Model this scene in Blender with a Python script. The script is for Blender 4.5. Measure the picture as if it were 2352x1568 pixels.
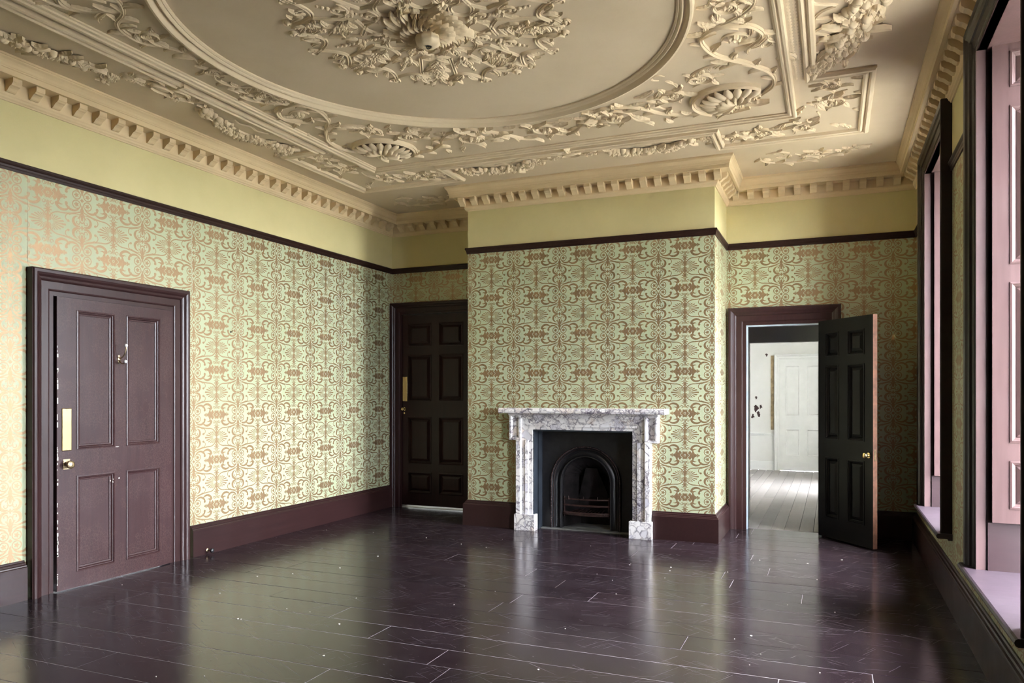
import bpy, math, random
from mathutils import Vector, Matrix
R = math.radians
rnd = random.Random(7)
scene = bpy.context.scene
for o in list(bpy.data.objects):
    bpy.data.objects.remove(o)

# ------------------------------------------------------------------ camera
cam_d = bpy.data.cameras.new('camera')
cam = bpy.data.objects.new('camera', cam_d)
scene.collection.objects.link(cam)
cam.location = (0, 0, 1.4)
cam.rotation_euler = (R(90), 0, math.atan((1912 - 1176) / 1750.0))
cam_d.sensor_width = 36.0
cam_d.lens = 1750.0 / 2352.0 * 36.0
cam_d.shift_y = 120.0 / 2352.0
cam_d.clip_start = 0.05
scene.camera = cam

# ------------------------------------------------------------------ sky and exposure
world = bpy.data.worlds.new('overcast_sky')
scene.world = world
world.use_nodes = True
bg = world.node_tree.nodes['Background']
bg.inputs['Color'].default_value = (0.85, 0.90, 1.0, 1)
bg.inputs['Strength'].default_value = 12.0
scene.view_settings.view_transform = 'Standard'
scene.view_settings.look = 'None'
scene.view_settings.gamma = 1.0
scene.view_settings.use_curve_mapping = False
scene.view_settings.exposure = 3.25
scene.cycles.use_denoising = True
scene.cycles.use_adaptive_sampling = True
scene.cycles.adaptive_threshold = 0.1
scene.cycles.adaptive_min_samples = 20
scene.cycles.max_bounces = 8
scene.cycles.diffuse_bounces = 4
scene.cycles.glossy_bounces = 4
scene.cycles.transparent_max_bounces = 12
scene.cycles.sample_clamp_indirect = 6.0
scene.cycles.caustics_reflective = True
scene.cycles.blur_glossy = 0.6
scene.cycles.caustics_refractive = False

# ------------------------------------------------------------------ room numbers (metres)
XL, XR = -5.075, 0.74
YB, YC, YF = 8.2, 7.34, -0.4
CXL, CXR = -3.6, -1.02
ZC = 3.59
RAIL = 2.925
WINS = [(3.46, 4.88), (5.85, 7.36)]     # outer edges of the window architraves along Y
W_SILL, W_TOP = 0.46, 3.385
WT, RV = 0.85, 0.70                                    # thickness of the window wall, depth of the window reveals
CX0, CY0 = -2.2, 4.0                                   # centre of the ceiling design

# ------------------------------------------------------------------ object helpers
COL = scene.collection
MATS = {}

def link(o, parent=None):
    COL.objects.link(o)
    if parent is not None:
        o.parent = parent
    return o

def tag(o, label=None, cat=None, group=None, kind=None):
    if label: o['label'] = label
    if cat: o['category'] = cat
    if group: o['group'] = group
    if kind: o['kind'] = kind
    return o

def empty(name, loc=(0, 0, 0), rz=0.0, parent=None):
    o = bpy.data.objects.new(name, None)
    o.location = loc
    o.rotation_euler = (0, 0, rz)
    o.empty_display_size = 0.1
    return link(o, parent)

def inst(name, mesh, parent, loc=(0, 0, 0), rz=0.0, s=(1, 1, 1), tilt=0.0):
    o = bpy.data.objects.new(name, mesh)
    o.location = loc
    o.rotation_euler = (tilt, 0, rz)
    o.scale = s if isinstance(s, tuple) else (s, s, s)
    return link(o, parent)

class MB:
    def __init__(self):
        self.v, self.f, self.m, self.uv = [], [], [], []
    def add(self, vs, fs, mi=0, uvs=None):
        n = len(self.v)
        self.v += [tuple(p) for p in vs]
        for k, f in enumerate(fs):
            self.f.append(tuple(n + i for i in f))
            self.m.append(mi)
            self.uv.append(uvs[k] if uvs else None)
    def box(self, a, b, mi=0):
        x0, y0, z0 = a; x1, y1, z1 = b
        if x0 > x1: x0, x1 = x1, x0
        if y0 > y1: y0, y1 = y1, y0
        if z0 > z1: z0, z1 = z1, z0
        vs = [(x0, y0, z0), (x1, y0, z0), (x1, y1, z0), (x0, y1, z0), (x0, y0, z1), (x1, y0, z1), (x1, y1, z1), (x0, y1, z1)]
        self.add(vs, [(0, 3, 2, 1), (4, 5, 6, 7), (0, 1, 5, 4), (1, 2, 6, 5), (2, 3, 7, 6), (3, 0, 4, 7)], mi)
        return self
    def prism_x(self, prof, x0, x1, mi=0):
        """closed profile of (y, z) points, drawn along x"""
        n = len(prof)
        vs = [(x0, y, z) for y, z in prof] + [(x1, y, z) for y, z in prof]
        fs = [(i, (i + 1) % n, n + (i + 1) % n, n + i) for i in range(n)]
        fs += [tuple(range(n))[::-1], tuple(range(n, 2 * n))]
        self.add(vs, fs, mi)
        return self
    def lathe(self, prof, o=(0, 0, 0), axis='z', n=16, mi=0):
        """prof of (radius, height) pairs"""
        vs, fs = [], []
        for r, h in prof:
            for k in range(n):
                a = 2 * math.pi * k / n
                p = (r * math.cos(a), r * math.sin(a), h)
                if axis == 'y': p = (p[0], p[2], p[1])
                if axis == 'x': p = (p[2], p[0], p[1])
                vs.append((o[0] + p[0], o[1] + p[1], o[2] + p[2]))
        for j in range(len(prof) - 1):
            for k in range(n):
                a, b = j * n + k, j * n + (k + 1) % n
                fs.append((a, b, b + n, a + n))
        fs.append(tuple(range(n)))
        fs.append(tuple(range((len(prof) - 1) * n, len(prof) * n)))
        self.add(vs, fs, mi)
        return self
    def tube(self, pts, rad, n=8, mi=0, closed=False):
        P = [Vector(p) for p in pts]
        m = len(P)
        rads = rad if isinstance(rad, (list, tuple)) else [rad] * m
        vs, fs = [], []
        up = None
        for i in range(m):
            t = (P[min(i + 1, m - 1)] - P[max(i - 1, 0)]) if not closed else (P[(i + 1) % m] - P[i - 1])
            t.normalize()
            if up is None:
                up = Vector((0, 0, 1)) if abs(t.z) < 0.9 else Vector((1, 0, 0))
            s = t.cross(up)
            if s.length < 1e-5: s = t.orthogonal()
            s.normalize(); up2 = s.cross(t).normalized(); up = up2
            for k in range(n):
                a = 2 * math.pi * k / n
                vs.append(P[i] + (s * math.cos(a) + up2 * math.sin(a)) * rads[i])
        for i in range(m if closed else m - 1):
            for k in range(n):
                a, b = i * n + k, i * n + (k + 1) % n
                c, d = ((i + 1) % m) * n + (k + 1) % n, ((i + 1) % m) * n + k
                fs.append((a, b, c, d))
        if not closed:
            fs.append(tuple(range(n))); fs.append(tuple(range((m - 1) * n, m * n)))
        self.add(vs, fs, mi)
        return self
    def mesh(self, name, mats, smooth=False, uv=False):
        me = bpy.data.meshes.new(name)
        me.from_pydata([tuple(p) for p in self.v], [], self.f)
        mats = mats if isinstance(mats, (list, tuple)) else [mats]
        for k in mats:
            me.materials.append(MATS[k])
        if len(mats) > 1:
            me.polygons.foreach_set('material_index', self.m)
        if uv:
            lay = me.uv_layers.new(name='UVMap')
            i = 0
            for p, u in zip(me.polygons, self.uv):
                for k in range(p.loop_total):
                    lay.data[i].uv = u[k] if u else (0, 0)
                    i += 1
        me.validate()
        if smooth:
            me.polygons.foreach_set('use_smooth', [True] * len(me.polygons))
            try:
                me.set_sharp_from_angle(angle=R(42))
            except Exception:
                pass
        me.update()
        return me
    def build(self, name, mats, parent=None, smooth=False, loc=(0, 0, 0), rz=0.0, uv=False):
        me = self.mesh(name, mats, smooth, uv)
        o = bpy.data.objects.new(name, me)
        o.location = loc
        o.rotation_euler = (0, 0, rz)
        return link(o, parent)

def fix_normals(o):
    import bmesh
    bm = bmesh.new(); bm.from_mesh(o.data)
    bmesh.ops.recalc_face_normals(bm, faces=bm.faces)
    bm.to_mesh(o.data); bm.free()
    return o

def sweep(mb, path, prof, closed=False, mi=0, cap=True):
    """prof of (offset to the right of travel, z), mitred along a plan path"""
    n = len(path)
    P = [Vector((p[0], p[1])) for p in path]
    rows = []
    for i in range(n):
        a = (P[i] - P[i - 1]).normalized() if (closed or i > 0) else None
        b = (P[(i + 1) % n] - P[i]).normalized() if (closed or i < n - 1) else None
        if a is None: a = b
        if b is None: b = a
        na, nb = Vector((a.y, -a.x)), Vector((b.y, -b.x))
        m = na + nb
        m = m / max(0.2, m.dot(na))
        rows.append([(P[i].x + m.x * o, P[i].y + m.y * o, z) for o, z in prof])
    k = len(prof)
    vs = [p for r in rows for p in r]
    fs = []
    for i in range(n if closed else n - 1):
        j = (i + 1) % n
        for t in range(k - 1):
            fs.append((i * k + t, i * k + t + 1, j * k + t + 1, j * k + t))
    if not closed and cap:
        fs.append(tuple(range(k))); fs.append(tuple(range((n - 1) * k, n * k)))
    mb.add(vs, fs, mi)
    return mb

def smooth_line(pts, per=5):
    """Catmull-Rom through the points"""
    P = [Vector(p) for p in pts]
    out = []
    for i in range(len(P) - 1):
        p0, p1, p2, p3 = P[max(i - 1, 0)], P[i], P[i + 1], P[min(i + 2, len(P) - 1)]
        for k in range(per):
            t = k / per
            out.append(0.5 * ((2 * p1) + (p2 - p0) * t + (2 * p0 - 5 * p1 + 4 * p2 - p3) * t * t + (3 * p1 - p0 - 3 * p2 + p3) * t ** 3))
    out.append(P[-1])
    return out

# ------------------------------------------------------------------ materials
def new_mat(name):
    m = bpy.data.materials.new(name)
    m.use_nodes = True
    MATS[name] = m
    nt = m.node_tree
    return m, nt, nt.nodes['Principled BSDF']

class NT:
    def __init__(self, nt): self.nt = nt
    def node(self, kind, **kw):
        n = self.nt.nodes.new(kind)
        for k, v in kw.items(): setattr(n, k, v)
        return n
    def put(self, sock, v):
        if hasattr(v, 'is_output') or isinstance(v, bpy.types.NodeSocket): self.nt.links.new(v, sock)
        else: sock.default_value = v
    def math(self, op, a, b=None, c=None, clamp=False):
        n = self.node('ShaderNodeMath', operation=op); n.use_clamp = clamp
        self.put(n.inputs[0], a)
        if b is not None: self.put(n.inputs[1], b)
        if c is not None: self.put(n.inputs[2], c)
        return n.outputs[0]
    def vmath(self, op, a, b=None):
        n = self.node('ShaderNodeVectorMath', operation=op)
        self.put(n.inputs[0], a)
        if b is not None: self.put(n.inputs[1], b)
        return n.outputs['Value'] if op in ('DISTANCE', 'LENGTH', 'DOT_PRODUCT') else n.outputs['Vector']
    def noise(self, vec, scale=5.0, detail=3.0, rough=0.55, dist=0.0, out='Fac'):
        n = self.node('ShaderNodeTexNoise')
        if vec is not None: self.put(n.inputs['Vector'], vec)
        n.inputs['Scale'].default_value = scale; n.inputs['Detail'].default_value = detail
        n.inputs['Roughness'].default_value = rough; n.inputs['Distortion'].default_value = dist
        return n.outputs[out]
    def ramp(self, fac, stops):
        n = self.node('ShaderNodeValToRGB')
        self.put(n.inputs['Fac'], fac)
        e = n.color_ramp.elements
        while len(e) < len(stops): e.new(0.5)
        for el, (p, c) in zip(e, stops):
            el.position = p; el.color = tuple(c) + (1,) if len(c) == 3 else c
        return n.outputs['Color']
    def mix(self, fac, a, b, mode='MIX'):
        n = self.node('ShaderNodeMix', data_type='RGBA', blend_type=mode)
        self.put(n.inputs['Factor'], fac)
        ins = [s for s in n.inputs if s.type == 'RGBA']
        self.put(ins[0], a if not isinstance(a, tuple) else tuple(a) + (1,) if len(a) == 3 else a)
        self.put(ins[1], b if not isinstance(b, tuple) else tuple(b) + (1,) if len(b) == 3 else b)
        return [s for s in n.outputs if s.type == 'RGBA'][0]
    def bump(self, h, strength=0.3, dist=0.005):
        n = self.node('ShaderNodeBump')
        n.inputs['Strength'].default_value = strength; n.inputs['Distance'].default_value = dist
        self.put(n.inputs['Height'], h)
        return n.outputs['Normal']
    def pos(self):
        return self.node('ShaderNodeNewGeometry').outputs['Position']
    def obj(self):
        return self.node('ShaderNodeTexCoord').outputs['Object']
    def scale(self, v, s):
        return self.vmath('MULTIPLY', v, s)
    def rand(self):
        return self.node('ShaderNodeObjectInfo').outputs['Random']

def spec(b, v):
    b.inputs['Specular IOR Level'].default_value = v

def plain(name, col, rough=0.5, metal=0.0, var=0.12, scale=8.0, bump=0.0, sp=0.5, coat=0.0):
    m, nt, b = new_mat(name); t = NT(nt)
    f = t.noise(t.pos(), scale, 4.0)
    lo = tuple(c * (1 - var) for c in col); hi = tuple(min(1, c * (1 + var)) for c in col)
    nt.links.new(t.ramp(f, [(0.3, lo), (0.7, hi)]), b.inputs['Base Color'])
    b.inputs['Roughness'].default_value = rough; b.inputs['Metallic'].default_value = metal
    spec(b, sp)
    if coat:
        b.inputs['Coat Weight'].default_value = coat; b.inputs['Coat Roughness'].default_value = 0.15
    if bump:
        nt.links.new(t.bump(t.noise(t.pos(), scale * 12, 3.0), bump, 0.002), b.inputs['Normal'])
    return m

def plaster(name, col, stain):
    m, nt, b = new_mat(name); t = NT(nt)
    p = t.pos()
    f = t.noise(p, 1.3, 5.0, 0.6)
    c = t.ramp(f, [(0.32, stain), (0.62, col)])
    nt.links.new(c, b.inputs['Base Color'])
    b.inputs['Roughness'].default_value = 0.75; spec(b, 0.25)
    nt.links.new(t.bump(t.noise(p, 90, 4.0), 0.25, 0.002), b.inputs['Normal'])

plaster('ceiling_plaster', (0.66, 0.53, 0.375), (0.60, 0.475, 0.325))
plaster('ornament_plaster', (0.75, 0.61, 0.43), (0.68, 0.545, 0.375))
plaster('cornice_plaster', (0.70, 0.54, 0.335), (0.63, 0.485, 0.295))
plaster('frieze_paint', (0.62, 0.54, 0.28), (0.565, 0.495, 0.25))
plaster('white_wall', (0.80, 0.79, 0.74), (0.73, 0.72, 0.67))
plain('white_paint', (0.84, 0.84, 0.80), 0.4, var=0.03)
plain('grey_render', (0.45, 0.45, 0.43), 0.9)
plain('ground_gravel', (0.19, 0.185, 0.14), 0.95, var=0.3, scale=3)
plain('brass', (0.62, 0.47, 0.23), 0.27, 1.0, var=0.1)
plain('old_brass', (0.42, 0.33, 0.20), 0.38, 1.0, var=0.25, scale=40)
plain('porcelain', (0.85, 0.84, 0.80), 0.15)
plain('iron', (0.016, 0.015, 0.016), 0.38, 0.0, var=0.3, scale=20, bump=0.3, sp=0.5)
plain('iron_rust', (0.055, 0.026, 0.022), 0.5, 0.2, var=0.5, scale=30, bump=0.4)
plain('soot', (0.022, 0.018, 0.018), 0.8, var=0.7, scale=6, bump=0.5, sp=0.2)
plain('slate_slip', (0.022, 0.027, 0.034), 0.3, var=0.4, scale=9)
plain('hearth_stone', (0.16, 0.16, 0.15), 0.5, var=0.4, scale=10)
plain('pale_edge', (0.55, 0.66, 0.72), 0.45)
plain('bare_wood', (0.15, 0.065, 0.036), 0.55, var=0.35, scale=25, bump=0.4)
plain('strip_brown', (0.36, 0.27, 0.15), 0.8, var=0.35, scale=14)
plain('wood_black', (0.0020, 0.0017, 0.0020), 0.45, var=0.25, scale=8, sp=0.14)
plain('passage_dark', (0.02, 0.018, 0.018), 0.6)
plain('putty', (0.75, 0.70, 0.62), 0.6)
plain('dust_base', (0.40, 0.36, 0.38), 0.7, var=0.4, scale=18)

def wood(name, col, dark, rough=0.34, grain='z', crack=0.0, chips=0.0, sp=0.4):
    """dark brown painted joinery with fine grain, crazing and worn chips"""
    m, nt, b = new_mat(name); t = NT(nt)
    p = t.obj()
    sc = {'z': (22, 22, 1.2), 'x': (1.2, 22, 22), 'y': (22, 1.2, 22)}[grain]
    g = t.noise(t.scale(p, sc), 1.6, 4.0, 0.6)
    big = t.noise(t.pos(), 2.2, 3.0)
    c = t.ramp(g, [(0.25, dark), (0.75, col)])
    c = t.mix(t.math('MULTIPLY', big, 0.5), c, tuple(x * 1.7 for x in col))
    h = g
    if crack:
        v = t.node('ShaderNodeTexVoronoi', feature='DISTANCE_TO_EDGE')
        t.put(v.inputs['Vector'], t.vmath('ADD', t.scale(p, (1, 1, 0.8)), t.scale(t.noise(p, 20, 2, out='Color'), (0.03, 0.03, 0.03))))
        v.inputs['Scale'].default_value = 58
        lines = t.math('LESS_THAN', v.outputs['Distance'], 0.045)
        msk = t.math('MULTIPLY', lines, t.math('GREATER_THAN', t.noise(t.pos(), 3.5, 3), 0.46))
        c = t.mix(t.math('MULTIPLY', msk, crack), c, (0.30, 0.19, 0.15))
        h = t.math('SUBTRACT', g, t.math('MULTIPLY', lines, 0.8))
    if chips:
        ch = t.math('GREATER_THAN', t.noise(p, 26, 5.0, 0.7), 0.735)
        c = t.mix(t.math('MULTIPLY', ch, chips), c, (0.55, 0.52, 0.52))
    nt.links.new(c, b.inputs['Base Color'])
    r = t.ramp(t.noise(t.pos(), 5, 4), [(0.15, (rough * 0.88,) * 3), (0.85, (min(1, rough * 1.15),) * 3)])
    nt.links.new(r, b.inputs['Roughness'])
    spec(b, sp)
    nt.links.new(t.bump(h, 0.35, 0.0015), b.inputs['Normal'])

wood('wood_v', (0.021, 0.0075, 0.0078), (0.011, 0.0042, 0.0045), 0.36, 'z', sp=0.22)
wood('wood_h', (0.026, 0.011, 0.011), (0.014, 0.007, 0.007), 0.36, 'x')
wood('door_paint', (0.046, 0.020, 0.020), (0.024, 0.011, 0.012), 0.33, 'z', crack=0.10, chips=0.0)
wood('trim_paint', (0.036, 0.015, 0.014), (0.019, 0.0085, 0.0085), 0.33, 'z', chips=0.25)
wood('base_paint', (0.027, 0.0105, 0.0100), (0.015, 0.0062, 0.0062), 0.34, 'y', chips=0.15)
wood('window_trim', (0.012, 0.0052, 0.0052), (0.007, 0.0032, 0.0034), 0.36, 'z', sp=0.3)
wood('dark_rail', (0.028, 0.0125, 0.0090), (0.015, 0.0070, 0.0055), 0.40, 'y', sp=0.22)
wood('shutter_wood', (0.076, 0.043, 0.041), (0.046, 0.025, 0.024), 0.36, 'z', chips=0.2, sp=0.8)
wood('plinth_wood', (0.022, 0.0105, 0.0115), (0.012, 0.006, 0.0066), 0.42, 'y', chips=0.3, sp=0.4)
wood('sill_wood', (0.042, 0.028, 0.036), (0.022, 0.015, 0.019), 0.40, 'y', chips=0.2, sp=0.6)

def floor_mat(name, col_a, col_b, rough, along):
    m, nt, b = new_mat(name); t = NT(nt)
    p = t.pos()
    sc = (1.0, 14, 1) if along == 'x' else (14, 1.0, 1)
    g = t.noise(t.scale(p, sc), 2.0, 5.0, 0.65)
    rn = t.rand()
    c = t.mix(g, col_a, col_b)
    c = t.mix(t.math('MULTIPLY', rn, 0.45), c, tuple(x * 0.55 for x in col_a))
    # fine scratches at several angles and dusty scuffs
    sc_total = None
    for ang, seed in ((0.25, 0.0), (1.1, 3.1), (-0.5, 7.7)):
        mp = t.node('ShaderNodeMapping', vector_type='TEXTURE')
        t.put(mp.inputs['Vector'], p)
        mp.inputs['Rotation'].default_value = (0, 0, ang)
        mp.inputs['Location'].default_value = (seed, seed * 1.7, 0)
        mp.inputs['Scale'].default_value = (1 / 1.1, 1 / 70.0, 1)
        s = t.math('GREATER_THAN', t.noise(mp.outputs[0], 2.0, 2.0, 0.5), 0.69)
        sc_total = s if sc_total is None else t.math('MAXIMUM', sc_total, s)
    patch = t.math('GREATER_THAN', t.noise(p, 2.1, 4.0, 0.65), 0.47)
    scr = t.math('MULTIPLY', sc_total, patch)
    speck = t.math('GREATER_THAN', t.noise(p, 75, 2.0), 0.74)
    scuff = t.ramp(t.noise(p, 3.2, 7.0, 0.72), [(0.25, (0, 0, 0)), (0.85, (1, 1, 1))])
    c = t.mix(t.math('MULTIPLY', scr, 0.22), c, (0.24, 0.21, 0.24))
    c = t.mix(t.math('MULTIPLY', speck, 0.6), c, (0.26, 0.23, 0.25))
    c = t.mix(t.math('MULTIPLY', scuff, 0.10), c, (0.24, 0.21, 0.24))
    nt.links.new(c, b.inputs['Base Color'])
    rr = t.math('ADD', t.math('MULTIPLY', scuff, 0.10), rough)
    rr = t.math('ADD', rr, t.math('MULTIPLY', scr, 0.15))
    rr = t.math('ADD', rr, t.math('MULTIPLY', t.noise(p, 1.2, 3.0), 0.06))
    nt.links.new(rr, b.inputs['Roughness'])
    spec(b, 0.55)
    nt.links.new(t.bump(g, 0.06, 0.002), b.inputs['Normal'])

floor_mat('floor_boards', (0.014, 0.0075, 0.0095), (0.026, 0.0125, 0.0145), 0.115, 'x')
floor_mat('grey_boards', (0.30, 0.27, 0.24), (0.40, 0.37, 0.34), 0.36, 'y')

def marble():
    m, nt, b = new_mat('marble'); t = NT(nt)
    p = t.scale(t.pos(), (1, 1, 1.0))
    warp = t.vmath('ADD', p, t.scale(t.noise(p, 7, 4, 0.6, out='Color'), (0.14, 0.14, 0.14)))
    def vor(scale):
        v = t.node('ShaderNodeTexVoronoi', feature='DISTANCE_TO_EDGE'); t.put(v.inputs['Vector'], warp); v.inputs['Scale'].default_value = scale
        w = t.node('ShaderNodeTexVoronoi'); t.put(w.inputs['Vector'], warp); w.inputs['Scale'].default_value = scale
        return v.outputs['Distance'], w.outputs['Color']
    d1, c1 = vor(11); d2, c2 = vor(30)
    patches = t.ramp(t.noise(p, 5, 3), [(0.44, (0, 0, 0)), (0.56, (1, 1, 1))])
    cell = t.ramp(t.vmath('DOT_PRODUCT', c1, (0.33, 0.33, 0.33)), [(0.2, (0.80, 0.76, 0.72)), (0.5, (0.84, 0.82, 0.80)), (0.65, (0.60, 0.58, 0.62)), (0.8, (0.82, 0.74, 0.66))])
    v1 = t.ramp(d1, [(0.0, (1, 1, 1)), (0.10, (0, 0, 0))])
    v2 = t.math('MULTIPLY', t.ramp(d2, [(0.0, (1, 1, 1)), (0.12, (0, 0, 0))]), patches)
    c = t.mix(t.math('MULTIPLY', t.math('MULTIPLY', v1, t.ramp(t.noise(p, 14, 3), [(0.35, (0.1, 0.1, 0.1)), (0.6, (1, 1, 1))])), 0.95), cell, (0.08, 0.06, 0.09))
    c = t.mix(t.math('MULTIPLY', v2, 0.92), c, (0.10, 0.075, 0.115))
    c = t.mix(t.math('MULTIPLY', t.math('GREATER_THAN', t.noise(p, 9, 5, 0.7), 0.62), 0.30), c, (0.45, 0.32, 0.22))
    nt.links.new(c, b.inputs['Base Color'])
    b.inputs['Roughness'].default_value = 0.28
marble()

def glass():
    m, nt, b = new_mat('glass'); t = NT(nt)
    tr = t.node('ShaderNodeBsdfTransparent'); gl = t.node('ShaderNodeBsdfGlossy')
    gl.inputs['Roughness'].default_value = 0.02
    mx = t.node('ShaderNodeMixShader'); mx.inputs[0].default_value = 0.06
    nt.links.new(tr.outputs[0], mx.inputs[1]); nt.links.new(gl.outputs[0], mx.inputs[2])
    nt.links.new(mx.outputs[0], nt.nodes['Material Output'].inputs['Surface'])
glass()

def wallpaper():
    """green paper printed with a mirrored gold damask; UV counts repeats, origin on a four-circle knot"""
    m, nt, b = new_mat('wallpaper'); t = NT(nt)
    uvn = t.node('ShaderNodeUVMap'); uvn.uv_map = 'UVMap'
    sep = t.node('ShaderNodeSeparateXYZ'); nt.links.new(uvn.outputs['UV'], sep.inputs[0])
    x = t.math('MULTIPLY', t.math('PINGPONG', sep.outputs[0], 0.5), 900.0)      # 0 knot column .. 450 flower column
    y = t.math('MULTIPLY', t.math('PINGPONG', sep.outputs[1], 0.5), 730.0)      # 0 knot row .. 365 palmette row
    cb = t.node('ShaderNodeCombineXYZ'); nt.links.new(x, cb.inputs[0]); nt.links.new(y, cb.inputs[1])
    P = cb.outputs[0]
    def D(cx, cy): return t.vmath('DISTANCE', P, (cx, cy, 0))
    def disc(cx, cy, r): return t.math('LESS_THAN', D(cx, cy), r)
    def ring(cx, cy, r, w): return t.math('COMPARE', D(cx, cy), r, w)
    def ell(cx, cy, a, bb): return t.vmath('LENGTH', t.vmath('MULTIPLY', t.vmath('SUBTRACT', P, (cx, cy, 0)), (1 / a, 1 / bb, 0)))
    def lt(a, v): return t.math('LESS_THAN', a, v)
    def gt(a, v): return t.math('GREATER_THAN', a, v)
    def AND(*a):
        r = a[0]
        for q in a[1:]: r = t.math('MULTIPLY', r, q)
        return r
    def cres(c1, r1, c2, r2): return AND(disc(*c1, r1), gt(D(*c2), r2))
    S = []
    # four-circle knot
    ring75 = ring(75, 62, 53, 7)
    S += [ring75]
    pet = t.math('ADD', 26.0, t.math('MULTIPLY', 8.0, t.math('COSINE', t.math('MULTIPLY', 5.0, t.math('ARCTAN2', t.math('SUBTRACT', y, 62.0), t.math('SUBTRACT', x, 75.0))))))
    S += [t.math('LESS_THAN', D(75, 62), pet)]
    S += [lt(t.math('ADD', x, y), 27.0)]
    S += [lt(ell(0, 138, 25, 36), 1.0), lt(ell(0, 95, 12, 34), 1.0)]
    # leaves from the knot
    S += [AND(cres((128, 62), 104, (118, 44), 94), gt(y, 66), gt(x, 30)), disc(212, 76, 20)]
    S += [AND(cres((262, 84), 104, (250, 62), 93), gt(y, 104), gt(x, 168)), disc(336, 106, 24), disc(306, 104, 11)]
    # long vines
    S += [AND(ring(322, -496, 715, 8), lt(x, 300), gt(y, 100))]
    S += [AND(ring(300, 365, 147, 8), gt(x, 290))]
    S += [AND(ring(175, 262, 48, 6), gt(x, 168)), disc(186, 304, 17), AND(ring(60, 424, 232, 5), lt(x, 176), gt(x, 30), lt(y, 262))]
    # palmette column
    e = ell(0, 234, 35, 66)
    S += [lt(ell(0, 232, 17, 42), 1.0), t.math('COMPARE', e, 1.0, 0.13)]
    S += [AND(cres((62, 288), 76, (40, 278), 62), gt(x, 28)), AND(ring(52, 300, 22, 6), gt(y, 284)), disc(62, 348, 11)]
    an = t.math('ARCTAN2', t.math('SUBTRACT', y, 365.0), x)
    S += [t.math('LESS_THAN', D(0, 365), t.math('ADD', 24.0, t.math('MULTIPLY', 9.0, t.math('COSINE', t.math('MULTIPLY', 4.0, an)))))]
    S += [AND(ring(150, 120, 152, 4), lt(x, 60), gt(y, 150)), AND(ring(110, 150, 112, 4), lt(x, 60), gt(y, 165))]
    # spiked flower at (450, 0)
    dx = t.math('SUBTRACT', 450.0, x)
    lim = t.math('ADD', 40.0, t.math('MULTIPLY', 36.0, t.math('ABSOLUTE', t.math('SINE', t.math('MULTIPLY', dx, 0.056)))))
    lim = t.math('MULTIPLY', lim, t.math('DIVIDE', t.math('SUBTRACT', 205.0, dx), 60.0, clamp=True))
    mass = t.math('LESS_THAN', y, lim)
    fr = D(450, 0); fa = t.math('ARCTAN2', y, dx)
    outline = t.math('COMPARE', fr, t.math('ADD', 66.0, t.math('MULTIPLY', 9.0, t.math('COSINE', t.math('MULTIPLY', 5.0, fa)))), 4.0)
    petal = t.math('LESS_THAN', fr, t.math('ADD', 60.0, t.math('MULTIPLY', 9.0, t.math('COSINE', t.math('MULTIPLY', 5.0, fa)))))
    eye = t.math('COMPARE', fr, 15.0, 3.5)
    hole = t.math('MAXIMUM', outline, eye)
    S += [AND(t.math('MAXIMUM', mass, petal), t.math('SUBTRACT', 1.0, hole))]
    S += [lt(ell(225, 6, 26, 8), 1.0), lt(ell(240, 22, 16, 7), 1.0), AND(cres((288, 74), 42, (272, 62), 40), gt(y, 60))]
    # stem and star leaf above the flower
    sa = t.math('ARCTAN2', t.math('SUBTRACT', y, 215.0), dx)
    S += [AND(t.math('COMPARE', dx, 7.0, 4.0), gt(y, 96), lt(y, 250))]
    S += [t.math('LESS_THAN', D(450, 215), t.math('ADD', 36.0, t.math('MULTIPLY', 18.0, t.math('COSINE', t.math('MULTIPLY', 7.0, sa)))))]
    S += [lt(ell(450, 285, 18, 38), 1.0), AND(ring(398, 118, 18, 5), gt(y, 106)), disc(418, 122, 8), AND(ring(398, 136, 40, 4), gt(x, 392))]
    # double palmette fan at (450, 365)
    gx = t.math('SUBTRACT', 414.0, x); gy = t.math('SUBTRACT', 365.0, y)
    ga = t.math('ARCTAN2', gy, gx); gr = D(414, 365)
    edge = t.math('MULTIPLY', 200.0, t.math('SUBTRACT', 1.0, t.math('MULTIPLY', 0.52, t.math('SINE', ga))))
    stripe = gt(t.math('COSINE', t.math('MULTIPLY', ga, 24.0)), -0.05)
    S += [AND(stripe, t.math('LESS_THAN', gr, edge), gt(gr, 34), lt(ga, 1.75), gt(gx, -25))]
    S += [ring(430, 330, 16, 5), disc(430, 330, 6)]
    ink = S[0]
    for s in S[1:]:
        ink = t.math('MAXIMUM', ink, s)
    p = t.pos()
    wear = t.noise(p, 1.1, 4.0)
    green = t.ramp(wear, [(0.3, (0.385, 0.425, 0.25)), (0.7, (0.445, 0.48, 0.305))])
    fleck = t.noise(p, 260, 1.0)
    goldc = t.ramp(fleck, [(0.3, (0.31, 0.205, 0.108)), (0.7, (0.40, 0.275, 0.155))])
    nt.links.new(t.mix(ink, green, goldc), b.inputs['Base Color'])
    nt.links.new(t.math('MULTIPLY', ink, 0.70), b.inputs['Metallic'])
    nt.links.new(t.math('ADD', 0.46, t.math('MULTIPLY', ink, 0.04)), b.inputs['Roughness'])
    spec(b, 0.5)
    nt.links.new(t.bump(t.noise(p, 60, 3.0), 0.08, 0.002), b.inputs['Normal'])
wallpaper()

# ------------------------------------------------------------------ shell of the room
PAPER = ['wallpaper', 'frieze_paint', 'grey_render']

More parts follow.
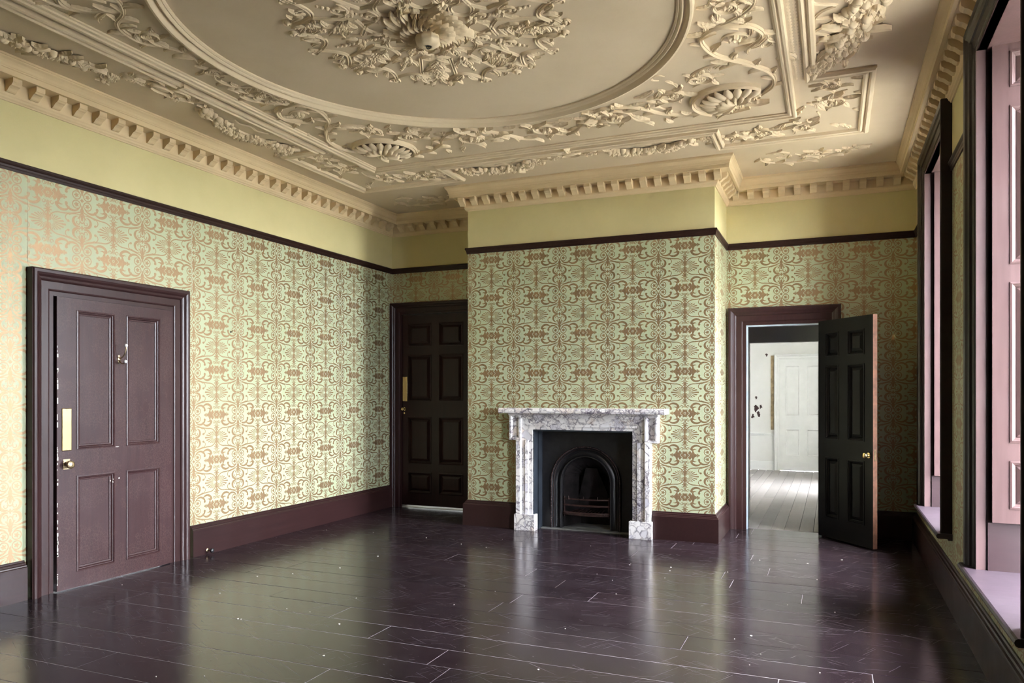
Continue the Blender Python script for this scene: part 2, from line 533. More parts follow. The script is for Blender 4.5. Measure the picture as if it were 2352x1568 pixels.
def vq(mb, axis, pos, sgn, a0, a1, z0, z1, off, per):
    """vertical sheet of wall facing the room (room lies towards sgn along the axis)"""
    def quad(za, zb, mi):
        uv = [((a - off) / per, (z - 0.0137) / 0.40) for a, z in ((a0, za), (a1, za), (a1, zb), (a0, zb))]
        vs = [((pos, a, z) if axis == 'x' else (a, pos, z)) for a, z in ((a0, za), (a1, za), (a1, zb), (a0, zb))]
        mb.add(vs, [(0, 1, 2, 3)], mi, [uv])
    if z0 < RAIL: quad(z0, min(z1, RAIL), 0)
    if z1 > RAIL: quad(max(z0, RAIL), z1, 1)

def wall_piece(mb, axis, pos, sgn, a0, a1, z0, z1, thick=0.15, off=0.0, per=0.51):
    vq(mb, axis, pos, sgn, a0, a1, z0, z1, off, per)
    p0, p1 = pos - sgn * 0.002, pos - sgn * thick
    if axis == 'x': mb.box((p0, a0, z0), (p1, a1, z1), 2)
    else: mb.box((a0, p0, z0), (a1, p1, z1), 2)

# left wall
LD0, LD1, LDH = 3.69, 4.715, 2.09
mb = MB()
wall_piece(mb, 'x', XL, 1, YF, LD0, 0, ZC, 0.3, 5.52, 0.53)
wall_piece(mb, 'x', XL, 1, LD1, YB + 0.15, 0, ZC, 0.3, 5.52, 0.53)
wall_piece(mb, 'x', XL, 1, LD0, LD1, LDH, ZC, 0.3, 5.52, 0.53)
mb.box((XL - 0.3, LD0, 0), (XL - 0.12, LD1, LDH), 2)
tag(mb.build('wall_left', PAPER, uv=True), 'long wall of green and gold damask paper with pale frieze above', kind='structure')
# back wall, alcove left of the chimney breast
AD0, AD1, ADH = -4.93, -3.98, 2.38
mb = MB()
wall_piece(mb, 'y', YB, -1, XL, AD0, 0, ZC, 0.15, -4.48, 0.51)
wall_piece(mb, 'y', YB, -1, AD1, CXL, 0, ZC, 0.15, -4.48, 0.51)
wall_piece(mb, 'y', YB, -1, AD0, AD1, ADH, ZC, 0.15, -4.48, 0.51)
# alcove right of it
RD0, RD1, RDH = -0.82, -0.10, 2.106
wall_piece(mb, 'y', YB, -1, CXR, RD0, 0, ZC, 0.15, -0.48, 0.51)
wall_piece(mb, 'y', YB, -1, RD1, XR, 0, ZC, 0.15, -0.48, 0.51)
wall_piece(mb, 'y', YB, -1, RD0, RD1, RDH, ZC, 0.15, -0.48, 0.51)
tag(mb.build('wall_back', PAPER, uv=True), 'papered back wall of the two alcoves beside the chimney breast', kind='structure')
# chimney breast
FX0, FX1, FZ = -2.83, -1.789, 1.035
mb = MB()
for a0, a1, z0, z1 in ((CXL, FX0, 0, ZC), (FX1, CXR, 0, ZC), (FX0, FX1, FZ, ZC)):
    vq(mb, 'y', YC, -1, a0, a1, z0, z1, -2.057, 0.506)
vq(mb, 'x', CXL, -1, YC, YB, 0, ZC, 7.0, 0.51)
vq(mb, 'x', CXR, 1, YC, YB, 0, ZC, 7.6, 0.51)
mb.box((CXL + .002, YC + .002, 0), (FX0 - .01, YB + 0.15, ZC), 2)
mb.box((FX1 + .01, YC + .002, 0), (CXR - .002, YB + 0.15, ZC), 2)
mb.box((FX0 - .01, YC + .002, FZ + .03), (FX1 + .01, YB + 0.15, ZC), 2)
mb.box((FX0 - .01, YB, 0), (FX1 + .01, YB + 0.15, FZ + .03), 2)
tag(mb.build('wall_chimney_breast', PAPER, uv=True), 'papered chimney breast standing forward between the alcoves', kind='structure')
# right wall with three window openings
mb = MB()
edges = sorted(WINS)
y = YF
for w0, w1 in edges:
    a, b = w0 + 0.10, w1 - 0.10
    wall_piece(mb, 'x', XR, -1, y, a, 0, ZC, WT, 5.3, 0.51)
    wall_piece(mb, 'x', XR, -1, a, b, 0, W_SILL - 0.04, WT, 5.3, 0.51)
    wall_piece(mb, 'x', XR, -1, a, b, 3.30, ZC, WT, 5.3, 0.51)
    y = b
wall_piece(mb, 'x', XR, -1, y, YB + .15, 0, ZC, WT, 5.3, 0.51)
tag(mb.build('wall_right', PAPER, uv=True), 'window wall with narrow papered piers between tall windows', kind='structure')
mb = MB()
wall_piece(mb, 'y', YF, 1, XL, XR, 0, ZC, 0.2, 0, 0.51)
tag(mb.build('wall_front', PAPER, uv=True), 'papered wall behind the viewpoint', kind='structure')

# ceiling slab
mb = MB()
mb.box((XL - .3, YF - .2, ZC), (XR + WT, YB + .15, ZC + .2))
CEIL = tag(mb.build('ceiling', ['ceiling_plaster']), 'cream ornamented plaster ceiling', kind='structure')

# floor: boards laid across the room, each its own plank
fb = MB().box((XL - .1, YF - .1, -0.06), (XR + .1, YB + 0.1, -0.0018))
FLOOR = tag(fb.build('floor', ['dust_base']), 'dark polished floorboards', kind='structure')
unit = MB()
def bev_box(mb, a, b, c):
    x0, y0, z0 = a; x1, y1, z1 = b
    vs = [(x0, y0, z0), (x1, y0, z0), (x1, y1, z0), (x0, y1, z0),
          (x0, y0, z1 - c), (x1, y0, z1 - c), (x1, y1, z1 - c), (x0, y1, z1 - c),
          (x0 + c, y0 + c, z1), (x1 - c, y0 + c, z1), (x1 - c, y1 - c, z1), (x0 + c, y1 - c, z1)]
    mb.add(vs, [(0, 3, 2, 1), (0, 1, 5, 4), (1, 2, 6, 5), (2, 3, 7, 6), (3, 0, 4, 7), (4, 5, 9, 8), (5, 6, 10, 9), (6, 7, 11, 10), (7, 4, 8, 11), (8, 9, 10, 11)])
rows = [8.2 + .08]
y = 7.93
while y > YF - .1:
    rows.append(y); y -= rnd.choice((0.243, 0.25, 0.257))
rows.append(YF - .1)
for i in range(len(rows) - 1):
    y1, y0 = rows[i], rows[i + 1]
    cuts = [XL - .05]
    x = XL + rnd.uniform(0.5, 2.4)
    while x < XR - 0.5:
        cuts.append(x); x += rnd.uniform(1.9, 3.4)
    cuts.append(XR + .05)
    for a, b in zip(cuts[:-1], cuts[1:]):
        mb = MB()
        bev_box(mb, (a + .0011, y0 + .0013, -0.008), (b - .0011, y1 - .0013, rnd.uniform(-0.0012, 0)), 0.0016)
        mb.build('plank', ['floor_boards'], FLOOR)

# ------------------------------------------------------------------ running trim
PATH = [(XL, YF), (XL, YB), (CXL, YB), (CXL, YC), (CXR, YC), (CXR, YB), (XR, YB), (XR, YF)]
CORN = [(0, 3.350), (.010, 3.350), (.013, 3.358), (.022, 3.366), (.026, 3.376), (.032, 3.384), (.034, 3.396), (.034, 3.474),
        (.120, 3.480), (.124, 3.474), (.147, 3.474), (.149, 3.508), (.154, 3.512), (.154, 3.518), (.158, 3.524), (.162, 3.540),
        (.172, 3.556), (.183, 3.566), (.184, 3.574), (.188, 3.576), (.188, ZC + .004)]
mb = sweep(MB(), PATH, CORN)
CO = mb.build('trim_1', ['cornice_plaster'])
fix_normals(CO)
tag(CO, 'cream plaster cornice with a row of small bracket blocks', kind='structure')
BR = [(.030, 3.398), (.046, 3.398), (.056, 3.404), (.070, 3.418), (.084, 3.428), (.098, 3.433), (.104, 3.440), (.112, 3.446), (.114, 3.456), (.114, 3.480), (.030, 3.480)]
def bracket_mesh(w):
    mb = MB()
    mb.prism_x([(-o, z) for o, z in BR], -w / 2, w / 2)
    return mb.mesh('dentil', ['cornice_plaster'])
brm = bracket_mesh(0.062)
def bracket_run(p0, p1, rz, per, inset0=.10, inset1=.10):
    a, b = Vector(p0), Vector(p1)
    L = (b - a).length
    n = max(1, round((L - inset0 - inset1) / per))
    st = (L - inset0 - inset1) / n
    d = (b - a).normalized()
    for k in range(n + 1):
        p = a + d * (inset0 + k * st)
        inst('dentil', brm, CO, (p.x, p.y, 0), rz)
bracket_run((XL, 2.2), (XL, YB), R(90), 0.160, .05, .17)
bracket_run((XL, YB), (CXL, YB), 0, 0.143, .17, .10)
bracket_run((CXL, YC), (CXL, YB), R(-90), 0.143, .05, .17)
bracket_run((CXL, YC), (CXR, YC), 0, 0.1425, -.035, -.035)
bracket_run((CXR, YC), (CXR, YB), R(90), 0.143, .05, .17)
bracket_run((CXR, YB), (XR, YB), 0, 0.150, .10, .17)
bracket_run((XR, 2.2), (XR, YB), R(-90), 0.160, .05, .17)

RAILP = [(0, 2.893), (.010, 2.893), (.011, 2.908), (.014, 2.914), (.016, 2.926), (.022, 2.934), (.026, 2.942), (.026, 2.950), (.020, 2.957), (0, 2.957)]
n_trim = [1]
def rail(path, label):
    n_trim[0] += 1
    o = sweep(MB(), path, RAILP).build('trim_%d' % n_trim[0], ['dark_rail'])
    fix_normals(o)
    tag(o, label, kind='structure')
rail(PATH[:2] + [(CXL, YB), (CXL, YC), (CXR, YC), (CXR, YB), (XR, YB), (XR, WINS[1][1])], 'dark picture rail running round the papered walls')
rail([(XR, WINS[1][0]), (XR, WINS[0][1])], 'short dark picture rail on the pier between the windows')
rail([(XR, WINS[0][0]), (XR, YF)], 'dark picture rail on the window wall beside the viewpoint')

BASE = [(0, .268), (.008, .268), (.011, .262), (.011, .256), (.020, .252), (.023, .246), (.023, .240), (.032, .236), (.034, .228), (.040, .224), (.041, .0), (0, .0)]
def base(name, path, label):
    o = sweep(MB(), path, BASE).build(name, ['base_paint'])
    fix_normals(o)
    tag(o, label, kind='structure')
base('baseboard_left', [(XL, LD1 + .232), (XL, YB)], 'tall brown baseboard under the papered left wall')
base('baseboard_left_front', [(XL, YF), (XL, LD0 - .198)], 'short stretch of brown baseboard before the four-panel door')
base('baseboard_chimney_left', [(AD1 + .165, YB), (CXL, YB), (CXL, YC), (-3.022, YC)], 'brown baseboard left of the marble fireplace')
base('baseboard_chimney_right', [(-1.606, YC), (CXR, YC), (CXR, YB - .03)], 'brown baseboard right of the marble fireplace turning into the doorway')
base('baseboard_right', [(RD1 + .175, YB), (XR, YB), (XR, YF)], 'dark baseboard below the windows')

# ------------------------------------------------------------------ joinery builders (local x = width, z = up, -y = front)
def frame_rect(mb, x0, x1, z0, z1, prof):
    n = len(prof)
    vs = []
    for i, y in prof:
        vs += [(x0 + i, y, z0 + i), (x1 - i, y, z0 + i), (x1 - i, y, z1 - i), (x0 + i, y, z1 - i)]
    fs = []
    for k in range(n - 1):
        for c in range(4):
            d = (c + 1) % 4
            fs.append((k * 4 + c, k * 4 + d, k * 4 + 4 + d, k * 4 + 4 + c))
    mb.add(vs, fs)
    return mb

def leaf(root, W, z0, z1, cols, rows, mat, matm=None, thick=0.045, raised=False, mw=0.03):
    """panelled leaf filling x 0..W, z z0..z1, y -thick..0"""
    matm = matm or mat
    def bar(name, a, b, c, d):
        mb = MB(); mb.box((a, -thick, c), (b, 0, d)); return mb.build(name, [mat], root)
    bar('stile', 0, cols[0][0], z0, z1)
    bar('stile', cols[-1][1], W, z0, z1)
    zs = [z0] + [z for r in rows for z in r] + [z1]
    for k in range(0, len(zs), 2):
        if zs[k + 1] - zs[k] > 0.004: bar('rail', cols[0][0], cols[-1][1], zs[k], zs[k + 1])
    for (ra, rb) in rows:
        for ca, cb in zip(cols[:-1], cols[1:]):
            bar('muntin', ca[1], cb[0], ra, rb)
        for (a, b) in cols:
            mb = MB()
            mb.box((a, -thick + .019, ra), (b, -.014, rb))
            if raised:
                frame_rect(mb, a + mw, b - mw, ra + mw, rb - mw, [(0, -thick + .019), (.006, -thick + .014), (.030, -thick + .003)])
                i = mw + .030; yy = -thick + .003
                mb.add([(a + i, yy, ra + i), (b - i, yy, ra + i), (b - i, yy, rb - i), (a + i, yy, rb - i)], [(0, 1, 2, 3)])
            pn = mb.build('panel', [mat], root)
            mo = MB()
            frame_rect(mo, a, b, ra, rb, [(-.004, -thick + .001), (-.004, -thick - .004), (.006, -thick - .006), (.011, -thick + .001), (.015, -thick + .002), (.022, -thick + .012), (mw - .002, -thick + .014), (mw, -thick + .0195)])
            frame_rect(mo, a, b, ra, rb, [(0, -.001), (.008, -.004), (.016, -.012), (.022, -.0142)])
            mo.build('panel_moulding', [matm], pn)

ARCH = [(0, .02), (0, -.022), (.030, -.022), (.036, -.029), (.044, -.032), (.095, -.032), (.100, -.040), (.108, -.046), (.122, -.050), (.136, -.062), (.150, -.068), (.168, -.068), (.174, -.060), (.178, -.058), (.178, 0)]
def surround(root, W, H, prof, mat, z0=0.0):
    """architrave of two legs and a head, mitred"""
    def P(k, o, y): return [(-o, y, z0), (-o, y, H + o), (W + o, y, H + o), (W + o, y, z0)][k]
    for name, a, b in (('architrave_leg', 0, 1), ('architrave_head', 1, 2), ('architrave_leg', 2, 3)):
        mb = MB(); n = len(prof)
        vs = [P(a, o, y) for o, y in prof] + [P(b, o, y) for o, y in prof]
        mb.add(vs, [(i, i + 1, n + i + 1, n + i) for i in range(n - 1)] + [tuple(range(n)), tuple(range(n, 2 * n))])
        fix_normals(mb.build(name, [mat], root))

def knob(root, x, z, y, r, mat, back=True):
    e = MB()
    e.lathe([(r * .95, 0.004), (r * .95, -.004), (r * .45, -.008), (r * .38, -.025), (r * .6, -.030), (r * .95, -.036), (r, -.044), (r * .92, -.052), (r * .66, -.056), (r * .6, -.054), (r * .3, -.057), (.002, -.058)], (x, y, z), 'y', 20)
    return e.build('knob', [mat], root, smooth=True)

def plate(root, x0, x1, z0, z1, y, mat):
    mb = MB()
    c = .004
    frame_rect(mb, x0, x1, z0, z1, [(0, y + .001), (0, y - .001), (c, y - .004)])
    mb.add([(x0 + c, y - .004, z0 + c), (x1 - c, y - .004, z0 + c), (x1 - c, y - .004, z1 - c), (x0 + c, y - .004, z1 - c)], [(0, 1, 2, 3)])
    pl = mb.build('finger_plate', [mat], root)
    for zz in (z0 + .012, z1 - .012):
        s = MB().lathe([(.0035, 0), (.0035, -.0015), (.001, -.002)], ((x0 + x1) / 2, y - .004, zz), 'y', 8)
        s.build('screw', ['old_brass'], pl)
    return pl

# ------------------------------------------------------------------ four-panel door in the left wall
d1 = empty('door_1', (XL, LD0 + .010, 0), R(90)); tag(d1, 'four-panel brown door with brass plate and coat hook', kind='structure')
dl = d1
W1 = LD1 - LD0
leaf(d1, W1 - .014, .006, LDH - .004, [(.155, .465), (.575, .885)], [(.12, .805), (1.0, 2.0)], 'door_paint', thick=.045, raised=False, mw=.034)
plate(d1, .036, .112, .993, 1.296, -.045, 'brass')
knob(d1, .072, .897, -.045, .030, 'old_brass')
mb = MB(); mb.box((.045, -.049, .862), (.098, -.044, .935)); mb.build('lock_plate', ['old_brass'], d1)
# worn paint along the closing edge and at the middle rail
for k in range(46):
    zz = rnd.uniform(.03, 1.75); h = rnd.choice((.006, .010, .018, .030)) * rnd.uniform(.7, 1.5)
    mb = MB(); mb.box((.0005, -.0462, zz), (.004 + rnd.uniform(0, .007), -.0448, zz + h)); mb.build('paint_chip', ['putty'], d1)
for x, z, w, h in ((.43, .742, .014, .014), (.462, .752, .022, .020), (.452, .732, .010, .012), (.505, .756, .016, .018), (.38, .998, .03, .006), (.49, .996, .04, .007)):
    mb = MB()
    m_ = 7
    vs = [(x, -.0468, z)] + [(x + w * .5 * rnd.uniform(.6, 1) * math.cos(2 * math.pi * k / m_), -.0466, z + h * .5 * rnd.uniform(.6, 1) * math.sin(2 * math.pi * k / m_)) for k in range(m_)]
    mb.add(vs, [(0, 1 + k, 1 + (k + 1) % m_) for k in range(m_)])
    mb.build('paint_chip', ['putty'], d1)
t1 = empty('trim_10', (XL, LD0, 0), R(90)); tag(t1, 'moulded brown architrave of the four-panel door', kind='structure')
surround(t1, W1, LDH, ARCH, 'trim_paint')

# coat hook hung on that door
hk = empty('coat_hook', (XL + .0455, LD0 + .516, 1.665), R(90))
tag(hk, 'double coat hook with white porcelain tips on the four-panel door', 'coat hook')
mb = MB(); mb.lathe([(.016, 0), (.015, -.004), (.010, -.007), (.002, -.008)], (0, 0, 0), 'y', 14)
mb.lathe([(.011, 0), (.010, -.004), (.002, -.006)], (0, 0, .022), 'y', 12); mb.lathe([(.011, 0), (.010, -.004), (.002, -.006)], (0, 0, -.022), 'y', 12)
mb.build('base_plate', ['old_brass'], hk, smooth=True)
up = smooth_line([(0, -.004, .004), (0, -.028, .010), (0, -.058, .034), (0, -.072, .070), (0, -.074, .092)], 4)
lo = smooth_line([(0, -.004, -.006), (0, -.022, -.030), (0, -.044, -.036), (0, -.062, -.026)], 4)
MB().tube(up, .0048).build('upper_arm', ['old_brass'], hk, smooth=True)
MB().tube(lo, .0044).build('lower_arm', ['old_brass'], hk, smooth=True)
def ball(r): return [(.001, r)] + [(r * math.sin(math.pi * k / 8), r * math.cos(math.pi * k / 8)) for k in range(1, 8)] + [(.001, -r)]
MB().lathe(ball(.0135), (0, -.075, .102), 'z', 14).build('porcelain_tip', ['porcelain'], hk, smooth=True)
MB().lathe(ball(.0125), (0, -.068, -.020), 'z', 14).build('porcelain_tip', ['porcelain'], hk, smooth=True)

# small door stop screwed into the left baseboard
ds = empty('door_stop', (XL + .041, 5.105, .035), R(90)); tag(ds, 'small brass and rubber door stop on the left baseboard', 'door stop')
MB().lathe([(.016, .0), (.016, -.004), (.007, -.008), (.007, -.040), (.012, -.044)], (0, 0, 0), 'y', 12).build('stem', ['old_brass'], ds, smooth=True)
MB().lathe([(.012, -.043), (.019, -.047), (.020, -.060), (.014, -.066), (.002, -.067)], (0, 0, 0), 'y', 12).build('bumper', ['iron'], ds, smooth=True)
# old hook left in the paper
nh = empty('wall_hook', (XL, 5.43, 1.966), R(90)); tag(nh, 'tiny rusty hook left in the damask paper', 'hook')
MB().lathe([(.010, .0), (.009, -.003), (.002, -.005)], (0, 0, 0), 'y', 8).build('plate', ['iron_rust'], nh)
MB().tube([(0, -.003, .006), (0, -.016, .002), (0, -.020, .014)], .003, 6).build('arm', ['brass'], nh)

# ------------------------------------------------------------------ eight-panel door in the left alcove
d2 = empty('door_2', (AD0, YB + .045, 0), 0); tag(d2, 'dark eight-panel door in the alcove left of the fireplace', kind='structure')
W2 = AD1 - AD0
leaf(d2, W2, .026, ADH - .004, [(.083, .408), (.517, .842)], [(.176, .432), (.543, 1.114), (1.312, 1.88), (1.985, 2.265)], 'wood_v', thick=.045, raised=True, mw=.030)
plate(d2, .006, .076, 1.306, 1.611, -.045, 'brass')
knob(d2, .034, 1.211, -.045, .022, 'brass')
mb = MB(); mb.lathe([(.011, 0), (.010, -.004), (.003, -.005)], (.034, -.045, 1.160), 'y', 12); mb.build('keyhole_cover', ['brass'], d2)
t2 = empty('trim_11', (AD0, YB, 0), 0); tag(t2, 'dark architrave of the alcove door', kind='structure')
surround(t2, W2, ADH, [(o * .80, y) for o, y in ARCH], 'wood_v')
mb = MB(); mb.box((AD0, YB + .0, -.022), (AD1, YB + .30, .004)); tag(mb.build('trim_15', ['white_paint']), 'white strip in place of the light under the alcove door', kind='structure')  # white strip painted in where light shows under the door

# ------------------------------------------------------------------ doorway and open six-panel door
t3 = empty('trim_12', (RD0, YB, 0), 0); tag(t3, 'moulded brown architrave of the open doorway', kind='structure')
W3 = RD1 - RD0
surround(t3, W3, RDH, ARCH, 'trim_paint')
mb = MB(); mb.box((0.0, .0, 0), (.014, .03, RDH)); mb.build('door_stop_strip', ['pale_edge'], t3)
mb = MB(); mb.box((.014, .0, RDH - .014), (W3 - .014, .03, RDH)); mb.build('door_stop_strip', ['pale_edge'], t3)
mb = MB(); mb.box((W3 - .014, .0, 0), (W3, .03, RDH)); mb.build('door_stop_strip', ['pale_edge'], t3)
for a, b in ((0.0, .012), (W3 - .012, W3)):
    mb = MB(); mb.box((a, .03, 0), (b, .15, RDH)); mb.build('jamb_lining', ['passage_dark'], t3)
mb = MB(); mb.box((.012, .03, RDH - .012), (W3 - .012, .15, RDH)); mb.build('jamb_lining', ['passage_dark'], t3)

d3 = empty('door_3', (-0.092, YB - .078, 0), math.atan2(-.57, .46)); tag(d3, 'black six-panel door standing open into the room', kind='structure')
WL = .735
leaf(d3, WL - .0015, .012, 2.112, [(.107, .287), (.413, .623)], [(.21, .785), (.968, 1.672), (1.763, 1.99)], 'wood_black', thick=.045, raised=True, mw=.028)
mb = MB(); mb.box((WL - .0015, -.045, .012), (WL, 0, 2.112)); mb.build('bare_edge', ['bare_wood'], d3)
knob(d3, WL - .055, .845, -.045, .027, 'brass')
k2 = MB(); k2.lathe([(.02, -.004), (.02, .004), (.010, .010), (.010, .03), (.024, .040), (.024, .052), (.002, .058)], (WL - .055, 0, .845), 'y', 18); k2.build('knob', ['brass'], d3, smooth=True)
mb = MB(); mb.box((WL, -.032, .80), (WL + .0015, -.013, .90)); mb.build('latch_plate', ['old_brass'], d3)
for zz in (.28, 1.78):
    mb = MB(); mb.lathe([(.008, -.05), (.008, .05)], (-.004, -.004, zz), 'z', 10); mb.build('hinge', ['iron'], d3)

# ------------------------------------------------------------------ passage and the white room beyond
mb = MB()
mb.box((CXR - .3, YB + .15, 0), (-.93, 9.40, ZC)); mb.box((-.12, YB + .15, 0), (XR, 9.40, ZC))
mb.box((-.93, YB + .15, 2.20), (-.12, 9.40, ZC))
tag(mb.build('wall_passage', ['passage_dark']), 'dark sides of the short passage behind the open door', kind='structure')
FR0, FR1, FRX = 9.40, 14.75, -5.4
mb = MB()
mb.box((CXL, FR0, 0), (-.905, FR0 + .10, 3.3)); mb.box((-.15, FR0, 0), (XR, FR0 + .10, 3.3)); mb.box((-.905, FR0, 2.0), (-.15, FR0 + .10, 3.3))
mb.box((CXL - .02, YB + .15, 0), (CXL + .08, FR0, 3.3))
mb.box((FRX - .1, YB + .15, 0), (FRX, FR1, 3.3))
mb.box((FRX, YB + .15, ADH + .2), (CXL, YB + .17, 3.3))
mb.box((FRX - .1, FR1, 0), (XR + .45, FR1 + .2, 3.3))
# window wall of that room with one opening
for a, b in ((FR0, 11.85), (12.45, FR1)): mb.box((XR, a, 0), (XR + .45, b, 3.3))
for a, b in ((11.85, 12.45),): mb.box((XR, a, 0), (XR + .45, b, .5)); mb.box((XR, a, 3.0), (XR + .45, b, 3.3))
tag(mb.build('wall_far_room', ['white_wall']), 'white walls of the bright room beyond the doorway', kind='structure')
mb = MB(); mb.box((FRX - .1, YB + .15, 3.3), (XR + .45, FR1 + .2, 3.4)); tag(mb.build('ceiling_far_room', ['white_wall']), 'white ceiling of the room beyond', kind='structure')
mb = MB(); mb.box((FRX - .1, YB + .10, -.06), (XR + .45, FR1, -.022)); F2 = tag(mb.build('floor_far_room', ['dust_base']), 'grey floorboards of the room beyond the doorway', kind='structure')
x = FRX
while x < XR - .02:
    w = rnd.choice((.125, .135, .145)) if x > -2.2 else .6
    b = min(x + w, XR)
    cuts = [YB + .10] + ([rnd.uniform(10, 13)] if x > -2.2 else []) + [FR1]
    for c0, c1 in zip(cuts[:-1], cuts[1:]):
        mb = MB(); bev_box(mb, (x + .0018, c0 + .001, -.022), (b - .0018, c1 - .001, rnd.uniform(-.001, 0)), .0015); mb.build('plank', ['grey_boards'], F2)
    x += w
# its panelled door, dado and skirting on the far wall
d4 = empty('door_4', (-.885, FR1 - .002, 0), 0); tag(d4, 'white four-panel door on the far wall of the next room', kind='structure')
leaf(d4, .90, .008, 2.02, [(.10, .34), (.46, .74)], [(.272, .756), (1.0, 1.91)], 'white_paint', thick=.03, mw=.028)
t4 = empty('trim_13', (-.885, FR1, 0), 0); tag(t4, 'white architrave of the far door', kind='structure')
surround(t4, .90, 2.025, [(o * .55, y * .9) for o, y in ARCH], 'white_paint')
mb = MB(); mb.box((-1.045, FR1 - .012, .74), (-.99, FR1, 2.10)); tag(mb.build('trim_14', ['strip_brown']), 'brown strip beside the far door', kind='structure')  # thin flat strip, browner than the wall behind it
mb = MB()
mb.prism_x([(0, .626), (-.012, .630), (-.020, .655), (-.034, .664), (-.034, .682), (0, .682)], FRX, -1.0)
o = mb.build('trim_16', ['white_paint'], loc=(0, FR1, 0)); tag(o, 'white dado rail in the room beyond', kind='structure')
mb = MB(); mb.box((FRX, FR1 - .02, 0), (-.985, FR1, .16)); tag(mb.build('baseboard_far', ['white_paint']), 'white baseboard in the room beyond', kind='structure')
for x, z, s in ((-1.31, 1.13, .06), (-1.26, 1.02, .05), (-1.22, 1.16, .035), (-1.36, .98, .04), (-1.12, 2.12, .03), (-1.30, 1.33, .03)):
    mb = MB(); m_ = 11
    vs = [(x, FR1 - .0015, z)] + [(x + s * rnd.uniform(.35, 1.1) * math.cos(2 * math.pi * k / m_), FR1 - .001, z + s * 1.2 * rnd.uniform(.35, 1.1) * math.sin(2 * math.pi * k / m_)) for k in range(m_)]
    mb.add(vs, [(0, 1 + k, 1 + (k + 1) % m_) for k in range(m_)])
    o = mb.build('flaked_patch', ['iron_rust'], bpy.data.objects['wall_far_room'])

# outside
mb = MB(); mb.box((XR + WT + .02, -40, -1.2), (80, 60, -1.0)); tag(mb.build('ground', ['ground_gravel']), 'gravel terrace outside the windows', kind='structure')

# ------------------------------------------------------------------ windows
WARCH = [(0, .02), (0, -.030), (.020, -.030), (.026, -.036), (.075, -.040), (.080, -.050), (.100, -.056), (.112, -.066), (.130, -.070), (.146, -.070), (.150, -.064), (.150, 0)]
def portal(y, z, w, h, x):
    l = bpy.data.lights.new('window_portal', 'AREA'); l.shape = 'RECTANGLE'; l.size = h; l.size_y = w
    l.cycles.is_portal = True
    o = bpy.data.objects.new('window_portal', l); o.location = (x, y, z); o.rotation_euler = (0, R(90), 0)
    link(o)

